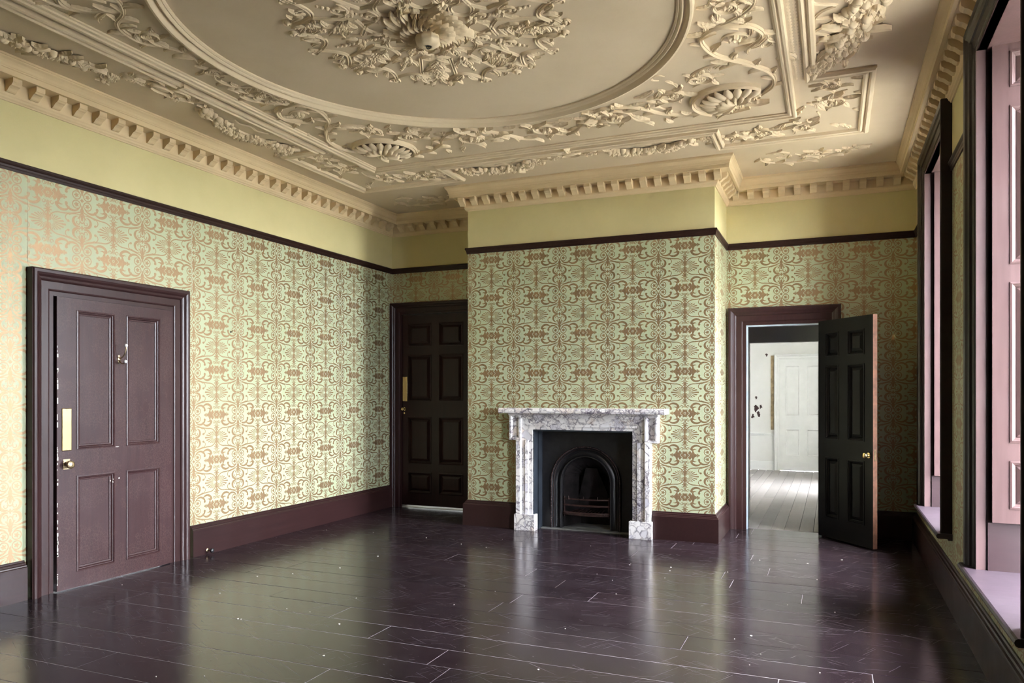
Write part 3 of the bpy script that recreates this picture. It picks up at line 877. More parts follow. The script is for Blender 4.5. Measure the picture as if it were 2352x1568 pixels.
def window(n, w0, w1, label):
    yc = (w0 + w1) / 2; hw = (w1 - w0) / 2 - .15
    z0, z1 = W_SILL, W_TOP - .15
    r = empty('window_%d' % n, (XR, yc, 0), R(-90)); tag(r, label, kind='structure')
    sub = empty('architrave', (-hw, 0, 0), 0, r)
    surround(sub, 2 * hw, z1, WARCH, 'window_trim', z0)
    # sill board with rounded nosing
    mb = MB(); a = hw + .165
    mb.prism_x([(RV + .10, z0), (-.083, z0), (-.092, z0 - .005), (-.097, z0 - .016), (-.092, z0 - .029), (-.083, z0 - .034), (-.03, z0 - .034), (-.024, z0 - .044), (RV + .10, z0 - .044)], -a, a)
    fix_normals(mb.build('window_sill', ['sill_wood'], r))
    for s in (-1, 1):
        mb = MB(); mb.box((s * (hw - .005), -.031, z0), (s * (hw + .03), .014, z1)); mb.build('jamb_lining', ['shutter_wood'], r)
        mb = MB(); mb.box((s * (hw + .035), .014, z0), (s * (hw + .05), RV + .04, z1 + .05)); mb.build('shutter_box', ['dark_rail'], r)
        mb = MB(); mb.box((s * (hw - .014), .022, z0), (s * (hw + .034), RV, z0 + .255)); mb.build('plinth_block', ['plinth_wood'], r)
        e = empty('shutter', (-hw, .042, 0) if s < 0 else (hw - .03, .312, 0), R(90 - 6.3) if s < 0 else R(-90 + 6.3), r)
        if s > 0: e.rotation_euler = (0, 0, R(-90 - 6.3))
        leaf(e, .272, z0 + .26, z1 + .01, [(.082, .225)], [(.80, 1.045), (1.148, 1.98), (2.083, 2.905), (3.01, 3.19)], 'shutter_wood', thick=.036, raised=True, mw=.022)
        e = empty('reveal_panelling', (-hw + .034, .325, 0) if s < 0 else (hw - .079, RV, 0), R(90 - 6.3) if s < 0 else R(-90 - 6.3), r)
        leaf(e, .378, z0 + .26, z1 + .01, [(.07, .308)], [(.80, 1.045), (1.148, 1.98), (2.083, 2.905), (3.01, 3.19)], 'shutter_wood', thick=.030, raised=True, mw=.022)
    mb = MB(); mb.box((-hw - .05, -.025, z1), (hw + .05, RV + .04, z1 + .03)); mb.build('head_lining', ['shutter_wood'], r)
    # sashes
    gz0, gz1 = z0 + .01, z1
    mid = (gz0 + gz1) / 2
    iw = hw - .085
    mb = MB()
    for a, b in ((-hw - .05, -iw), (iw, hw + .05)): mb.box((a, RV, gz0), (b, RV + .11, gz1))
    mb.build('sash_box', ['white_paint'], r)
    for za, zb, y in ((gz0, mid + .02, RV + .015), (mid - .02, gz1, RV + .06)):
        mb = MB()
        for a, b in ((-iw, -iw + .045), (iw - .045, iw)): mb.box((a, y, za), (b, y + .04, zb))
        mb.box((-iw + .045, y, za), (iw - .045, y + .04, za + .05)); mb.box((-iw + .045, y, zb - .045), (iw - .045, y + .04, zb))
        cw = (2 * iw - .09) / 3
        xs = [-iw + .045 + cw * k for k in range(4)]
        zm = (za + zb) / 2
        for xx in xs[1:3]: mb.box((xx - .011, y + .005, za + .05), (xx + .011, y + .035, zb - .045))
        mb.box((-iw + .045, y + .006, zm - .011), (iw - .045, y + .034, zm + .011))
        s = mb.build('sash', ['white_paint'], r)
        for k in range(3):
            for q0, q1 in ((za + .05, zm - .011), (zm + .011, zb - .045)):
                p = MB(); p.add([(xs[k] + .011, y + .02, q0), (xs[k + 1] - .011, y + .02, q0), (xs[k + 1] - .011, y + .02, q1), (xs[k] + .011, y + .02, q1)], [(0, 1, 2, 3)])
                p.build('pane', ['glass'], s)
    portal(yc, (gz0 + gz1) / 2, 2 * iw, gz1 - gz0, XR + RV + .13)
window(1, *WINS[0], 'tall window with panelled shutters nearest the viewpoint')
window(2, *WINS[1], 'tall window with panelled shutters next to the back corner')
portal(12.15, 1.75, 0.6, 2.5, XR + .47)

# ------------------------------------------------------------------ marble fireplace
fp = empty('fireplace_surround', (-2.31, YC, 0)); tag(fp, 'white and purple veined marble chimneypiece with plain shelf', 'fireplace')
OH = FX1 - (-2.31)
for s in (-1, 1):
    mb = MB(); bev_box(mb, (min(s * .492, s * .712), -.098, 0), (max(s * .492, s * .712), 0, .166), .004); mb.build('plinth_block', ['marble'], fp)
    prof = [(.52, 0), (.52, -.066), (.562, -.066), (.568, -.080), (.596, -.082), (.604, -.072), (.632, -.070), (.640, -.088), (.650, -.094), (.694, -.094), (.698, -.088), (.698, 0)]
    mb = MB(); n = len(prof)
    mb.add([(s * x, y, .166) for x, y in prof] + [(s * x, y, .925) for x, y in prof], [(i, (i + 1) % n, n + (i + 1) % n, n + i) for i in range(n)] + [tuple(range(n)), tuple(range(n, 2 * n))])
    fix_normals(mb.build('jamb', ['marble'], fp))
    ex = .772
    mb = MB(); mb.box((s * .640, -.070, .925), (s * ex, 0, 1.196))
    frame_rect(mb, min(s * .640, s * ex), max(s * .640, s * ex), .925, 1.196, [(0, -.070), (0, -.092), (.008, -.096), (.022, -.096), (.028, -.084), (.036, -.078), (.040, -.0702)])
    mb.build('ear_block', ['marble'], fp)
lin = MB()
lin.box((-.640, -.066, 1.035), (.640, 0, 1.196))
for s in (-1, 1): lin.box((s * .52, -.066, .925), (s * .640, 0, 1.035))
lin.box((-.562, -.082, 1.066), (.562, -.066, 1.084)); lin.box((-.640, -.090, 1.150), (.640, -.066, 1.196)); lin.box((-.600, -.074, 1.100), (.600, -.066, 1.150))
lin.build('lintel', ['marble'], fp)
mb = MB(); mb.prism_x([(0, 1.180), (-.098, 1.180), (-.102, 1.188), (-.118, 1.193), (-.118, 1.202), (0, 1.202)], -.775, .775); fix_normals(mb.build('bed_moulding', ['marble'], fp))
mb = MB(); mb.prism_x([(0, 1.202), (-.214, 1.202), (-.224, 1.208), (-.228, 1.228), (-.224, 1.248), (-.214, 1.255), (0, 1.255)], -.835, .862); fix_normals(mb.build('shelf', ['marble'], fp))
for s in (-1, 1):
    mb = MB(); mb.box((s * .5195, -.055, 0), (s * .508, .160, 1.03)); mb.box((s * .508, .05, 0), (s * .497, .160, 1.02)); mb.build('slate_slip', ['slate_slip'], fp)
mb = MB(); mb.box((-.508, -.055, 1.02), (.508, .160, 1.034)); mb.build('slate_slip', ['slate_slip'], fp)

gi = empty('fire_grate', (-2.335, YC + .16, 0)); tag(gi, 'cast iron arched grate insert with beaded rim and bowed bars', 'fire grate')
def arch(r, spring=.4875, n=24, z0=0.0):
    return [(-r, z0)] + [(-r * math.cos(math.pi * k / n), spring + r * math.sin(math.pi * k / n)) for k in range(n + 1)] + [(r, z0)]
inner = arch(.375)
mb = MB()
def outer_pt(p):
    x, z = p
    if z <= .4875 + 1e-6: return (-.470 if x < 0 else .520, z)
    k = min(((-.470 if x < 0 else .520) / x) if abs(x) > 1e-6 else 99, (1.018 - .4875) / (z - .4875))
    return (x * k, .4875 + (z - .4875) * k)
outer = [outer_pt(p) for p in inner]
N = len(inner)
vs = [(x, 0, z) for x, z in inner] + [(x, 0, z) for x, z in outer]
mb.add(vs, [(i, i + 1, N + i + 1, N + i) for i in range(N - 1)])
mb.box((-.470, .001, .80), (-.30, .004, 1.018)); mb.box((.30, .001, .80), (.520, .004, 1.018))
mb.build('back_plate', ['iron'], gi)
prof = [(0, .05), (.003, -.004), (.010, -.014), (.018, -.012), (.024, .004), (.034, .020), (.055, .028), (.075, .018), (.084, .004), (.088, -.008), (.093, -.010), (.097, -.004), (.101, -.010), (.108, -.020), (.117, -.020), (.122, -.008), (.124, .004)]
mb = MB(); rowsA = [[(x, y, z) for x, z in arch(.2545 + o)] for o, y in prof]
vs = [p for r_ in rowsA for p in r_]; m_ = len(rowsA[0])
mb.add(vs, [(i * m_ + k, i * m_ + k + 1, (i + 1) * m_ + k + 1, (i + 1) * m_ + k) for i in range(len(rowsA) - 1) for k in range(m_ - 1)])
fix_normals(mb.build('arch_rim', ['iron'], gi, smooth=True))
bm_ = MB()
for r_, step, rad, yy in ((.3675, .0150, .0068, -.022), (.3455, .0085, .0036, -.011)):
    L = .4875 * 2 + math.pi * r_; n = int(L / step)
    for k in range(n):
        s = (k + .5) * L / n
        if s < .4875: p = (-r_, s)
        elif s > .4875 + math.pi * r_: p = (r_, L - s)
        else:
            a = (s - .4875) / r_; p = (-r_ * math.cos(a), .4875 + r_ * math.sin(a))
        bm_.lathe([(rad, 0), (rad * .8, -rad * .6), (rad * .2, -rad)], (p[0], yy + .002, p[1]), 'y', 6)
bm_.build('bead_moulding', ['iron_rust'], gi)
# firebox
mb = MB()
fbp = arch(.2545, n=16)
bk = [(x * .62, min(z, .60) if z < .5 else .5 + (z - .5) * .3) for x, z in fbp]
n = len(fbp)
mb.add([(x, .05, z) for x, z in fbp] + [(x, .34, z) for x, z in bk], [(i, i + 1, n + i + 1, n + i) for i in range(n - 1)] + [tuple(range(n, 2 * n))])
fix_normals(mb.build('firebox', ['soot'], gi))
mb = MB(); mb.add([(-.15, .33, .10), (.15, .33, .10), (.17, .30, .30), (.06, .20, .62), (-.06, .20, .62), (-.17, .30, .30)], [(0, 1, 2, 5), (5, 2, 3, 4)])
mb.build('fire_back', ['soot'], gi)
for z, r_, bow in ((.313, .0085, .05), (.250, .0105, .055), (.172, .0125, .06), (.155, .0105, .06)):
    pts = [(x, -.0 - bow * (1 - (x / .245) ** 2) + .03, z) for x in [-.245 + .49 * k / 14 for k in range(15)]]
    MB().tube(pts, r_, 8).build('grate_bar', ['iron_rust'], gi, smooth=True)
for x in (-.238, .238):
    mb = MB(); mb.tube([(x, .028, .13), (x, .028, .335)], .008, 8); mb.build('grate_post', ['iron_rust'], gi)
for x in (-.18, -.02, .13):
    mb = MB(); mb.tube([(x, -.01, .31), (x, -.01, .345)], [.006, .003], 6); mb.build('grate_finial', ['iron_rust'], gi)
for k in range(11):
    x = -.20 + .04 * k
    mb = MB(); mb.tube([(x, -.015, .165), (x * .8, .25, .175)], .005, 6); mb.build('bottom_bar', ['iron_rust'], gi)
mb = MB()
mb.add([(-.470, -.06, 0), (.520, -.06, 0), (.520, .05, 0), (-.470, .05, 0), (-.470, -.06, .008), (.520, -.06, .008), (.520, .05, .012), (-.470, .05, .012)], [(0, 1, 5, 4), (1, 2, 6, 5), (2, 3, 7, 6), (3, 0, 4, 7), (4, 5, 6, 7)])
mb.box((-.25, .05, 0), (.25, .30, .016)); mb.build('hearth', ['hearth_stone'], gi)

# ------------------------------------------------------------------ ceiling ornament: shared little casts (relief hangs down, -z)
OP = ['ornament_plaster']
def leaf_mesh(bend=0.0, lobes=4, width=.23, high=.10, curl=.04, name='leaf'):
    """pointed, lobed leaf with a midrib, lying on the ceiling and lifting at the tip"""
    mb = MB(); n = 3 * lobes + 1
    vs = []
    for i in range(n):
        t = i / (n - 1)
        env = math.sin(math.pi * min(1.0, .07 + .93 * t ** .85)) ** .85
        saw = 1.0 - .36 * ((t * lobes) % 1.0) if 0 < t < 1 else .5
        w = width * env * saw + (.012 if t < 1 else 0)
        a = bend * t
        cx = (math.sin(a) / bend) if abs(bend) > 1e-4 else t
        cy = ((1 - math.cos(a)) / bend) if abs(bend) > 1e-4 else 0
        nx, ny = -math.sin(a), math.cos(a)
        h = high * (.35 + .65 * math.sin(math.pi * (.12 + .80 * t))) + curl * t ** 3
        vein = 1.0 - .22 * ((t * lobes) % 1.0)
        for s, f in ((-1, .16), (-.58, .80 * vein), (-.16, .52), (0, 1.0), (.16, .52), (.58, .80 * vein), (1, .16)):
            z = -h * f
            if t == 0: z *= .6
            vs.append((cx + nx * w * s, cy + ny * w * s, z))
    fs = [(i * 7 + k, i * 7 + k + 1, (i + 1) * 7 + k + 1, (i + 1) * 7 + k) for i in range(n - 1) for k in range(6)]
    # thin skirt down to the ceiling
    m = len(vs)
    for i in range(n):
        for c in (0, 6):
            p = vs[i * 7 + c]; vs.append((p[0], p[1], -.001))
    for i in range(n - 1):
        fs.append((i * 7, (i + 1) * 7, m + (i + 1) * 2, m + i * 2)); fs.append((i * 7 + 6, m + i * 2 + 1, m + (i + 1) * 2 + 1, (i + 1) * 7 + 6))
    mb.add(vs, fs)
    return mb.mesh(name, OP, smooth=True)
LEAF = [leaf_mesh(0.0), leaf_mesh(1.2), leaf_mesh(-1.2), leaf_mesh(0.6, 3, .19), leaf_mesh(-.6, 3, .19)]
PLUME = [leaf_mesh(1.5, 5, .13, .16, .05), leaf_mesh(-1.5, 5, .13, .16, .05)]
def flower_mesh(p, h=.45):
    mb = MB(); n = p * 4
    rings = [(.02, .34), (.16, .36), (.22, .20), (.34, .26), (.62, h), (.84, h * .8), (1.0, .0)]
    vs = []
    for r_, z in rings:
        for k in range(n):
            a = 2 * math.pi * k / n
            c = math.cos(p * a)
            rr = r_ * (1 + (.16 * c if r_ > .3 else 0))
            zz = z * (1 + (.30 * c if .3 < r_ < .95 else 0))
            vs.append((rr * math.cos(a), rr * math.sin(a), -zz))
    fs = [(j * n + k, j * n + (k + 1) % n, (j + 1) * n + (k + 1) % n, (j + 1) * n + k) for j in range(len(rings) - 1) for k in range(n)]
    fs.append(tuple(range(n)))
    mb.add(vs, fs)
    return mb.mesh('flower', OP)
FLOWER = [flower_mesh(5), flower_mesh(6, .38), flower_mesh(4, .55)]
def fruit_mesh():
    mb = MB(); mb.lathe([(1.0, .0), (.98, -.25), (.80, -.65), (.45, -.92), (.06, -1.0)], (0, 0, 0), 'z', 10)
    return mb.mesh('fruit', OP, smooth=True)
FRUIT = fruit_mesh()

def stem_obj(name, pts, root, w=.018, h=.016, taper=True, dbl=0.0):
    """ribbed rib following (x, y) points on the ceiling"""
    P = smooth_line([(p[0], p[1], 0) for p in pts], 4)
    m = len(P); mb = MB()
    sec = [(-1, 0), (-.80, -.66), (-.36, -.52), (0, -1), (.36, -.52), (.80, -.66), (1, 0)] if not dbl else [(-1, 0), (-.72, -.66), (0, -1), (.72, -.66), (1, 0)]
    ns = len(sec)
    for off in ((0,) if not dbl else (-dbl, dbl)):
        vs, fs = [], []
        for i in range(m):
            t = (P[min(i + 1, m - 1)] - P[max(i - 1, 0)]).normalized()
            nrm = Vector((-t.y, t.x, 0))
            k = i / (m - 1)
            f = (.45 + .55 * math.sin(math.pi * min(1, .15 + .85 * (1 - k)))) if taper else 1.0
            c = P[i] + nrm * off
            for a, b in sec:
                vs.append((c.x + nrm.x * a * w * f, c.y + nrm.y * a * w * f, b * h * f))
        for i in range(m - 1):
            for q in range(ns - 1):
                fs.append((i * ns + q, i * ns + q + 1, (i + 1) * ns + q + 1, (i + 1) * ns + q))
        fs.append(tuple(range(ns))); fs.append(tuple(range((m - 1) * ns, m * ns)))
        mb.add(vs, fs)
    return mb.build(name, OP, root, smooth=True), P

def put_leaf(root, x, y, ang, L, kind=0, zs=1.0):
    L *= 1.22
    return inst('leaf', LEAF[kind], root, (x, y, 0), ang, (L, L, L * zs * 1.5))
def put_flower(root, x, y, r_, k=0):
    return inst('flower', FLOWER[k], root, (x, y, 0), rnd.uniform(0, 6), (r_, r_, r_ * 1.45))
def put_fruit(root, x, y, r_, zs=1.0):
    return inst('fruit', FRUIT, root, (x, y, 0), 0, (r_, r_, r_ * zs))

def spray(root, P, every, L, side=0, start=0, rev=False):
    """acanthus leaves springing from a rib"""
    m = len(P); last = None; d = 0.0; k = 0
    for i in range(start, m - 1):
        d += (P[i + 1] - P[i]).length
        if d >= every:
            d = 0.0; k += 1
            t = (P[i + 1] - P[i]).normalized()
            if rev: t = -t
            s = side if side else (1 if k % 2 else -1)
            a = math.atan2(t.y, t.x) + s * rnd.uniform(.22, .60)
            put_leaf(root, P[i].x, P[i].y, a, L * rnd.uniform(.95, 1.4), (1 if s > 0 else 2) if rnd.random() < .7 else (3 if s > 0 else 4))

def spiral_pts(cx, cy, r0, a0, turns, hand, r1=.28, n=22):
    return [(cx + r0 * (1 - (1 - r1) * (k / n) ** .85) * math.cos(a0 + hand * turns * 2 * math.pi * k / n),
             cy + r0 * (1 - (1 - r1) * (k / n) ** .85) * math.sin(a0 + hand * turns * 2 * math.pi * k / n)) for k in range(n + 1)]

def scroll(root, cx, cy, r0, a0, hand, turns=1.35, lead=None, w=.017, leaves=True):
    pts = (lead or []) + spiral_pts(cx, cy, r0, a0, turns, hand)
    o, P = stem_obj('stem', pts, root, w=w * .95, h=w * 1.35)
    if leaves:
        spray(root, P, r0 * .50 + .022, r0 * .44 + .030, side=-hand, start=2)
        spray(root, P, r0 * .75 + .03, r0 * .30 + .02, side=hand, start=len(P) // 3)
    put_flower(root, cx, cy, r0 * .26, rnd.choice((0, 1)))
    for k in range(3):
        a = rnd.uniform(0, 6.28)
        put_leaf(root, cx + .12 * r0 * math.cos(a), cy + .12 * r0 * math.sin(a), a, r0 * .45, rnd.choice((1, 2)))
    return P

# ---- big mouldings
def ring_mould():
    prof = [(-.050, .0), (-.050, -.010), (-.040, -.018), (-.034, -.016), (-.030, -.024), (-.018, -.030), (-.012, -.026), (-.006, -.012), (.004, -.014), (.012, -.036), (.024, -.048), (.038, -.046), (.047, -.030), (.050, .0)]
    n = 120; mb = MB(); k = len(prof); vs = []
    for i in range(n):
        a = 2 * math.pi * i / n
        for o, z in prof: vs.append((((1.490 + o) * math.cos(a)), ((1.580 + o) * math.sin(a)), z))
    fs = [(i * k + t, i * k + t + 1, ((i + 1) % n) * k + t + 1, ((i + 1) % n) * k + t) for i in range(n) for t in range(k - 1)]
    mb.add(vs, fs)
    o = mb.build('trim_20', OP, smooth=True, loc=(CX0 - .02, CY0, ZC)); fix_normals(o)
    tag(o, 'large oval plaster ring moulding around the ceiling rose', kind='structure')
ring_mould()
IN = [(-.036, .0), (-.036, -.010), (-.026, -.014), (-.022, -.024), (-.010, -.028), (-.004, -.020), (.004, -.022), (.010, -.034), (.026, -.036), (.032, -.026), (.036, .0)]
rect = [(1.91, -2.33), (1.91, 2.33), (-1.91, 2.33), (-1.91, -2.33)]
o = sweep(MB(), rect, IN, closed=True).build('trim_21', OP, loc=(CX0, CY0, ZC)); fix_normals(o)
tag(o, 'inner rectangular plaster frame of the ceiling', kind='structure')
q = [(2.06, 1.66), (2.43, 1.66), (2.43, 2.93), (1.29, 2.93), (1.29, 2.50)]
eared = q + [(-x, y) for x, y in q[::-1]] + [(-x, -y) for x, y in q] + [(x, -y) for x, y in q[::-1]]
OUTP = [(-.045, .0), (-.045, -.016), (-.034, -.030), (-.016, -.034), (-.006, -.026), (-.003, -.010), (.004, -.010), (.008, -.022), (.022, -.030), (.034, -.024), (.040, .0)]
o = sweep(MB(), [(x, y) for x, y in eared][::-1], OUTP, closed=True).build('trim_22', OP, loc=(CX0, CY0, ZC)); fix_normals(o)
tag(o, 'outer eared plaster frame of the ceiling', kind='structure')
# row of tiny leaves in the band between the two frames
def band(root, p0, p1, n):
    mb = MB(); a, b = Vector(p0), Vector(p1); d = (b - a) / n; nr = Vector((-d.y, d.x)).normalized()
    for k in range(n):
        for s in (-1, 1):
            c = a + d * (k + .5) + nr * (.016 * s)
            u = d * .42; v = nr * .012
            mb.add([(c.x - u.x, c.y - u.y, .002), (c.x + v.x, c.y + v.y, -.002), (c.x + u.x, c.y + u.y, -.009), (c.x - v.x, c.y - v.y, -.002)], [(0, 1, 2, 3)])
    o = mb.build('leaf_band', OP, root); o['kind'] = 'stuff'
for p0, p1, n in (((-1.29, 2.415), (1.29, 2.415), 64), ((1.985, -1.6), (1.985, 1.66), 80), ((-1.985, -1.6), (-1.985, 1.66), 80)):
    band(bpy.data.objects['trim_21'], p0, p1, n)

ZO = ZC - 0.0006                                       # the casts sit against the ceiling
# ---- ceiling rose
rose = empty('ceiling_rose', (-2.228, 4.0, ZO)); tag(rose, 'large round plaster ceiling rose with leafy swirl and hollow boss', 'ceiling rose')
def pol(r_, deg): return (r_ * math.cos(R(deg)), r_ * math.sin(R(deg)))
for k in range(8):
    A = 22.5 + 45 * k; B = 45 * k
    for s in (-1, 1):
        # C-scroll from the meeting volutes out to the loop
        c = [pol(.795, A + s * 3.0), pol(.76, A + s * 4.2), pol(.705, A + s * 8.0), pol(.672, A + s * 12), pol(.685, A + s * 16.5), pol(.735, A + s * 20.5), pol(.80, A + s * 23.2), pol(.835, A + s * 24.6), pol(.842, A + s * 23.2), pol(.80, A + s * 22.0)]
        stem_obj('strap', c, rose, w=.0048, h=.0105, taper=False, dbl=.0088)
        v = pol(.822, A + s * 4.6)
        stem_obj('volute', spiral_pts(v[0], v[1], .032, R(A) + s * 2.2, 1.2, -s, .3, 12), rose, w=.010, h=.018)
        put_fruit(rose, v[0], v[1], .014, 1.6)
        for rr, dd, L, kk in ((.80, 7.5, .055, 1), (.765, 10.0, .070, 2), (.748, 13.0, .075, 1), (.760, 16.0, .060, 2)):
            p = pol(rr - .045, A + s * dd)
            put_leaf(rose, p[0], p[1], R(A + s * dd) + s * rnd.uniform(-.5, .2) + rnd.uniform(-.2, .2), L * 1.25, kk)
        # straight strap and its kink towards the inner loop
        stem_obj('strap', [pol(.668, A + s * 10), pol(.545, A + s * 11.2), pol(.425, A + s * 13.2)], rose, w=.0046, h=.0095, taper=False, dbl=.0084)
        stem_obj('strap', [pol(.425, A + s * 13.2), pol(.395, A + s * 7), pol(.365, A - s * 4.5), pol(.31, A - s * 13), pol(.255, A - s * 9), pol(.235, A)], rose, w=.0046, h=.0095, taper=False, dbl=.0084)
    # flower drop on the meeting axis
    for rr in (.42, .46, .50, .54, .58, .62, .66, .70, .735):
        f = 1 - abs(rr - .55) / .30
        p = pol(rr, A + rnd.uniform(-1.2, 1.2))
        for s in (-1, 1):
            put_leaf(rose, p[0], p[1], R(A) + s * rnd.uniform(.4, 1.2), .060 + .035 * f, rnd.choice((0, 1, 2)))
    for rr, off in ((.49, -1.5), (.52, 2.8), (.56, -2.2), (.595, 2.0), (.545, .4), (.635, -.6), (.68, .5)):
        p = pol(rr, A + off); put_flower(rose, p[0], p[1], rnd.uniform(.020, .030), rnd.choice((0, 1, 2)))
    for rr in (.775, .795): put_fruit(rose, *pol(rr, A), .010, 1.3)
    # husk drop on the loop axis
    for rr, r_ in ((.29, .034), (.47, .030)):
        p = pol(rr, B); put_flower(rose, p[0], p[1], r_, 0)
        for s in (-1, 1):
            put_leaf(rose, *pol(rr + .01, B + s * 3), R(B) + s * 1.25, .085, 2 if s > 0 else 1)
            put_leaf(rose, *pol(rr + .02, B + s * 2), R(B) + s * .6, .070, 2 if s > 0 else 1)
    for rr, r_ in ((.345, .011), (.37, .013), (.40, .012), (.43, .010), (.53, .013), (.56, .012), (.59, .014), (.62, .012), (.65, .010)):
        put_fruit(rose, *pol(rr, B), r_, 1.1)
# swirling leaves round the boss, in two tiers
for k in range(22):
    a = 2 * math.pi * k / 22
    L = rnd.uniform(.20, .29)
    inst('leaf', PLUME[0], rose, (.050 * math.cos(a), .050 * math.sin(a), -.004), a - .55, (L, L * .80, L * .95))
    e = (.050 + L * .62)
    p = (e * math.cos(a + .10), e * math.sin(a + .10))
    put_leaf(rose, p[0], p[1], a + rnd.uniform(.6, 1.6), rnd.uniform(.05, .09), 1, 2.2)
for k in range(20):
    a = 2 * math.pi * (k + .5) / 20
    inst('leaf', PLUME[0], rose, (.046 * math.cos(a), .046 * math.sin(a), -.026), a - .4, (.140, .13, .26))
mb = MB(); n_ = 32
prof = [(.062, .0), (.064, -.048), (.072, -.060), (.077, -.080), (.074, -.100), (.058, -.114), (.038, -.121), (.026, -.120), (.024, -.09)]
vs = [(r_ * (1 + (-.085 * abs(math.sin(4 * 2 * math.pi * k / n_)) if .055 < r_ else 0)) * math.cos(2 * math.pi * k / n_), r_ * (1 + (-.085 * abs(math.sin(4 * 2 * math.pi * k / n_)) if .055 < r_ else 0)) * math.sin(2 * math.pi * k / n_), z) for r_, z in prof for k in range(n_)]
mb.add(vs, [(q_ * n_ + k, q_ * n_ + (k + 1) % n_, (q_ + 1) * n_ + (k + 1) % n_, (q_ + 1) * n_ + k) for q_ in range(len(prof) - 1) for k in range(n_)])
bo = mb.build('boss', OP, rose, smooth=True)
for k in range(10):
    a = 2 * math.pi * k / 10
    inst('leaf', LEAF[0], bo, (.058 * math.cos(a), .058 * math.sin(a), -.050), a, (.045, .070, .10))
mb = MB(); mb.tube([(.012 + .016 * math.cos(2 * math.pi * k / 14), -.01, -.124 - .014 * math.sin(2 * math.pi * k / 14)) for k in range(14)], .0022, 6, closed=True); mb.build('hook', ['iron'], bo)
mb = MB(); mb.lathe([(.024, -.09), (.0235, -.108), (.001, -.1085)], (0, 0, 0), 'z', 16); mb.build('dark_hole', ['iron'], bo)

# ---- corner scrolls of the inner frame, drawn in one quadrant and mirrored
def side_run(sx, y_lo, label, extra=False):
    r = empty('plaster_scroll', (CX0, CY0, ZO)); tag(r, label, 'plaster ornament', 'leaf scrolls of the inner ceiling panel')
    M = lambda L: [(sx * x, y) for x, y in L]
    main = [(1.724, 1.814), (1.808, 1.696), (1.828, 1.559), (1.802, 1.424), (1.736, 1.316), (1.658, 1.205), (1.570, 1.118), (1.503, 1.028), (1.456, .888), (1.450, .771), (1.506, .685), (1.573, .660), (1.670, .670), (1.754, .715), (1.804, .810), (1.803, .875), (1.761, .935), (1.704, .992), (1.631, 1.009)]
    o, P = stem_obj('stem', M(main), r, w=.017, h=.026, taper=False)
    spray(r, P, .085, .085, 0, 2)
    o, P = stem_obj('stem', M([(1.60, .90), (1.57, .86), (1.60, .80), (1.66, .79), (1.72, .83), (1.71, .87), (1.68, .885)]), r, w=.012, h=.014)
    c = M([(1.645, .845)])[0]
    put_flower(r, c[0], c[1], .042, 1)
    for k in range(5): put_fruit(r, c[0] + rnd.uniform(-.018, .018), c[1] + rnd.uniform(-.03, .03), .016, 1.9)
    o, P = stem_obj('stem', M([(1.804, .82), (1.84, .90), (1.79, .99), (1.80, 1.04), (1.86, 1.03)]), r, w=.014, h=.014)
    spray(r, P, .06, .06, 0)
    o, P = stem_obj('stem', M([(1.564, .656), (1.632, .622), (1.709, .564), (1.766, .502), (1.798, .44), (1.800, .37), (1.755, .33)]), r, w=.018, h=.018)
    spray(r, P, .06, .075, 0, 2)
    for x, y, a in ((1.50, .70, 2.6), (1.56, .64, 3.3), (1.62, .61, 3.6), (1.90, 1.20, .3), (1.86, 1.26, -.4), (1.58, 1.16, 2.9)):
        p = M([(x, y)])[0]; aa = a if sx > 0 else math.pi - a
        put_leaf(r, p[0], p[1], aa, .11, 1 if sx > 0 else 2)
    for x, y in ((1.69, .61), (1.73, .585), (1.76, .56)): put_fruit(r, *M([(x, y)])[0], .011, 1.1)
    # smaller scrolls running on along the strip
    h = 1 if sx > 0 else -1
    def S(cx, cy, r0, a, hand, turns, lead):
        scroll(r, sx * cx, cy, r0, a if sx > 0 else math.pi - a, hand * h, turns, M(lead), w=.014)
    S(1.652, .440, .105, R(-20), -1, 1.3, [(1.80, .37)])
    o, P = stem_obj('stem', M([(1.55, .40), (1.60, .30), (1.70, .25), (1.745, .16), (1.735, .06), (1.66, -.02)]), r, w=.016, h=.016); spray(r, P, .06, .07, 0)
    S(1.690, -.02, .075, R(60), 1, 1.2, [])
    if extra:
        o, P = stem_obj('stem', M([(1.70, -.10), (1.65, -.19), (1.625, -.30), (1.667, -.41), (1.735, -.48), (1.762, -.56), (1.745, -.68), (1.68, -.77), (1.56, -.83), (1.47, -.93), (1.44, -1.05)]), r, w=.018, h=.018); spray(r, P, .06, .085, 0)
        S(1.655, -.57, .080, R(10), 1, 1.25, [])
        o, P = stem_obj('stem', M([(1.56, -.84), (1.66, -.90), (1.76, -.96), (1.82, -1.10), (1.80, -1.30)]), r, w=.020, h=.020); spray(r, P, .05, .10, 0)
        S(1.62, -1.20, .16, R(40), 1, 1.3, [])
    return r
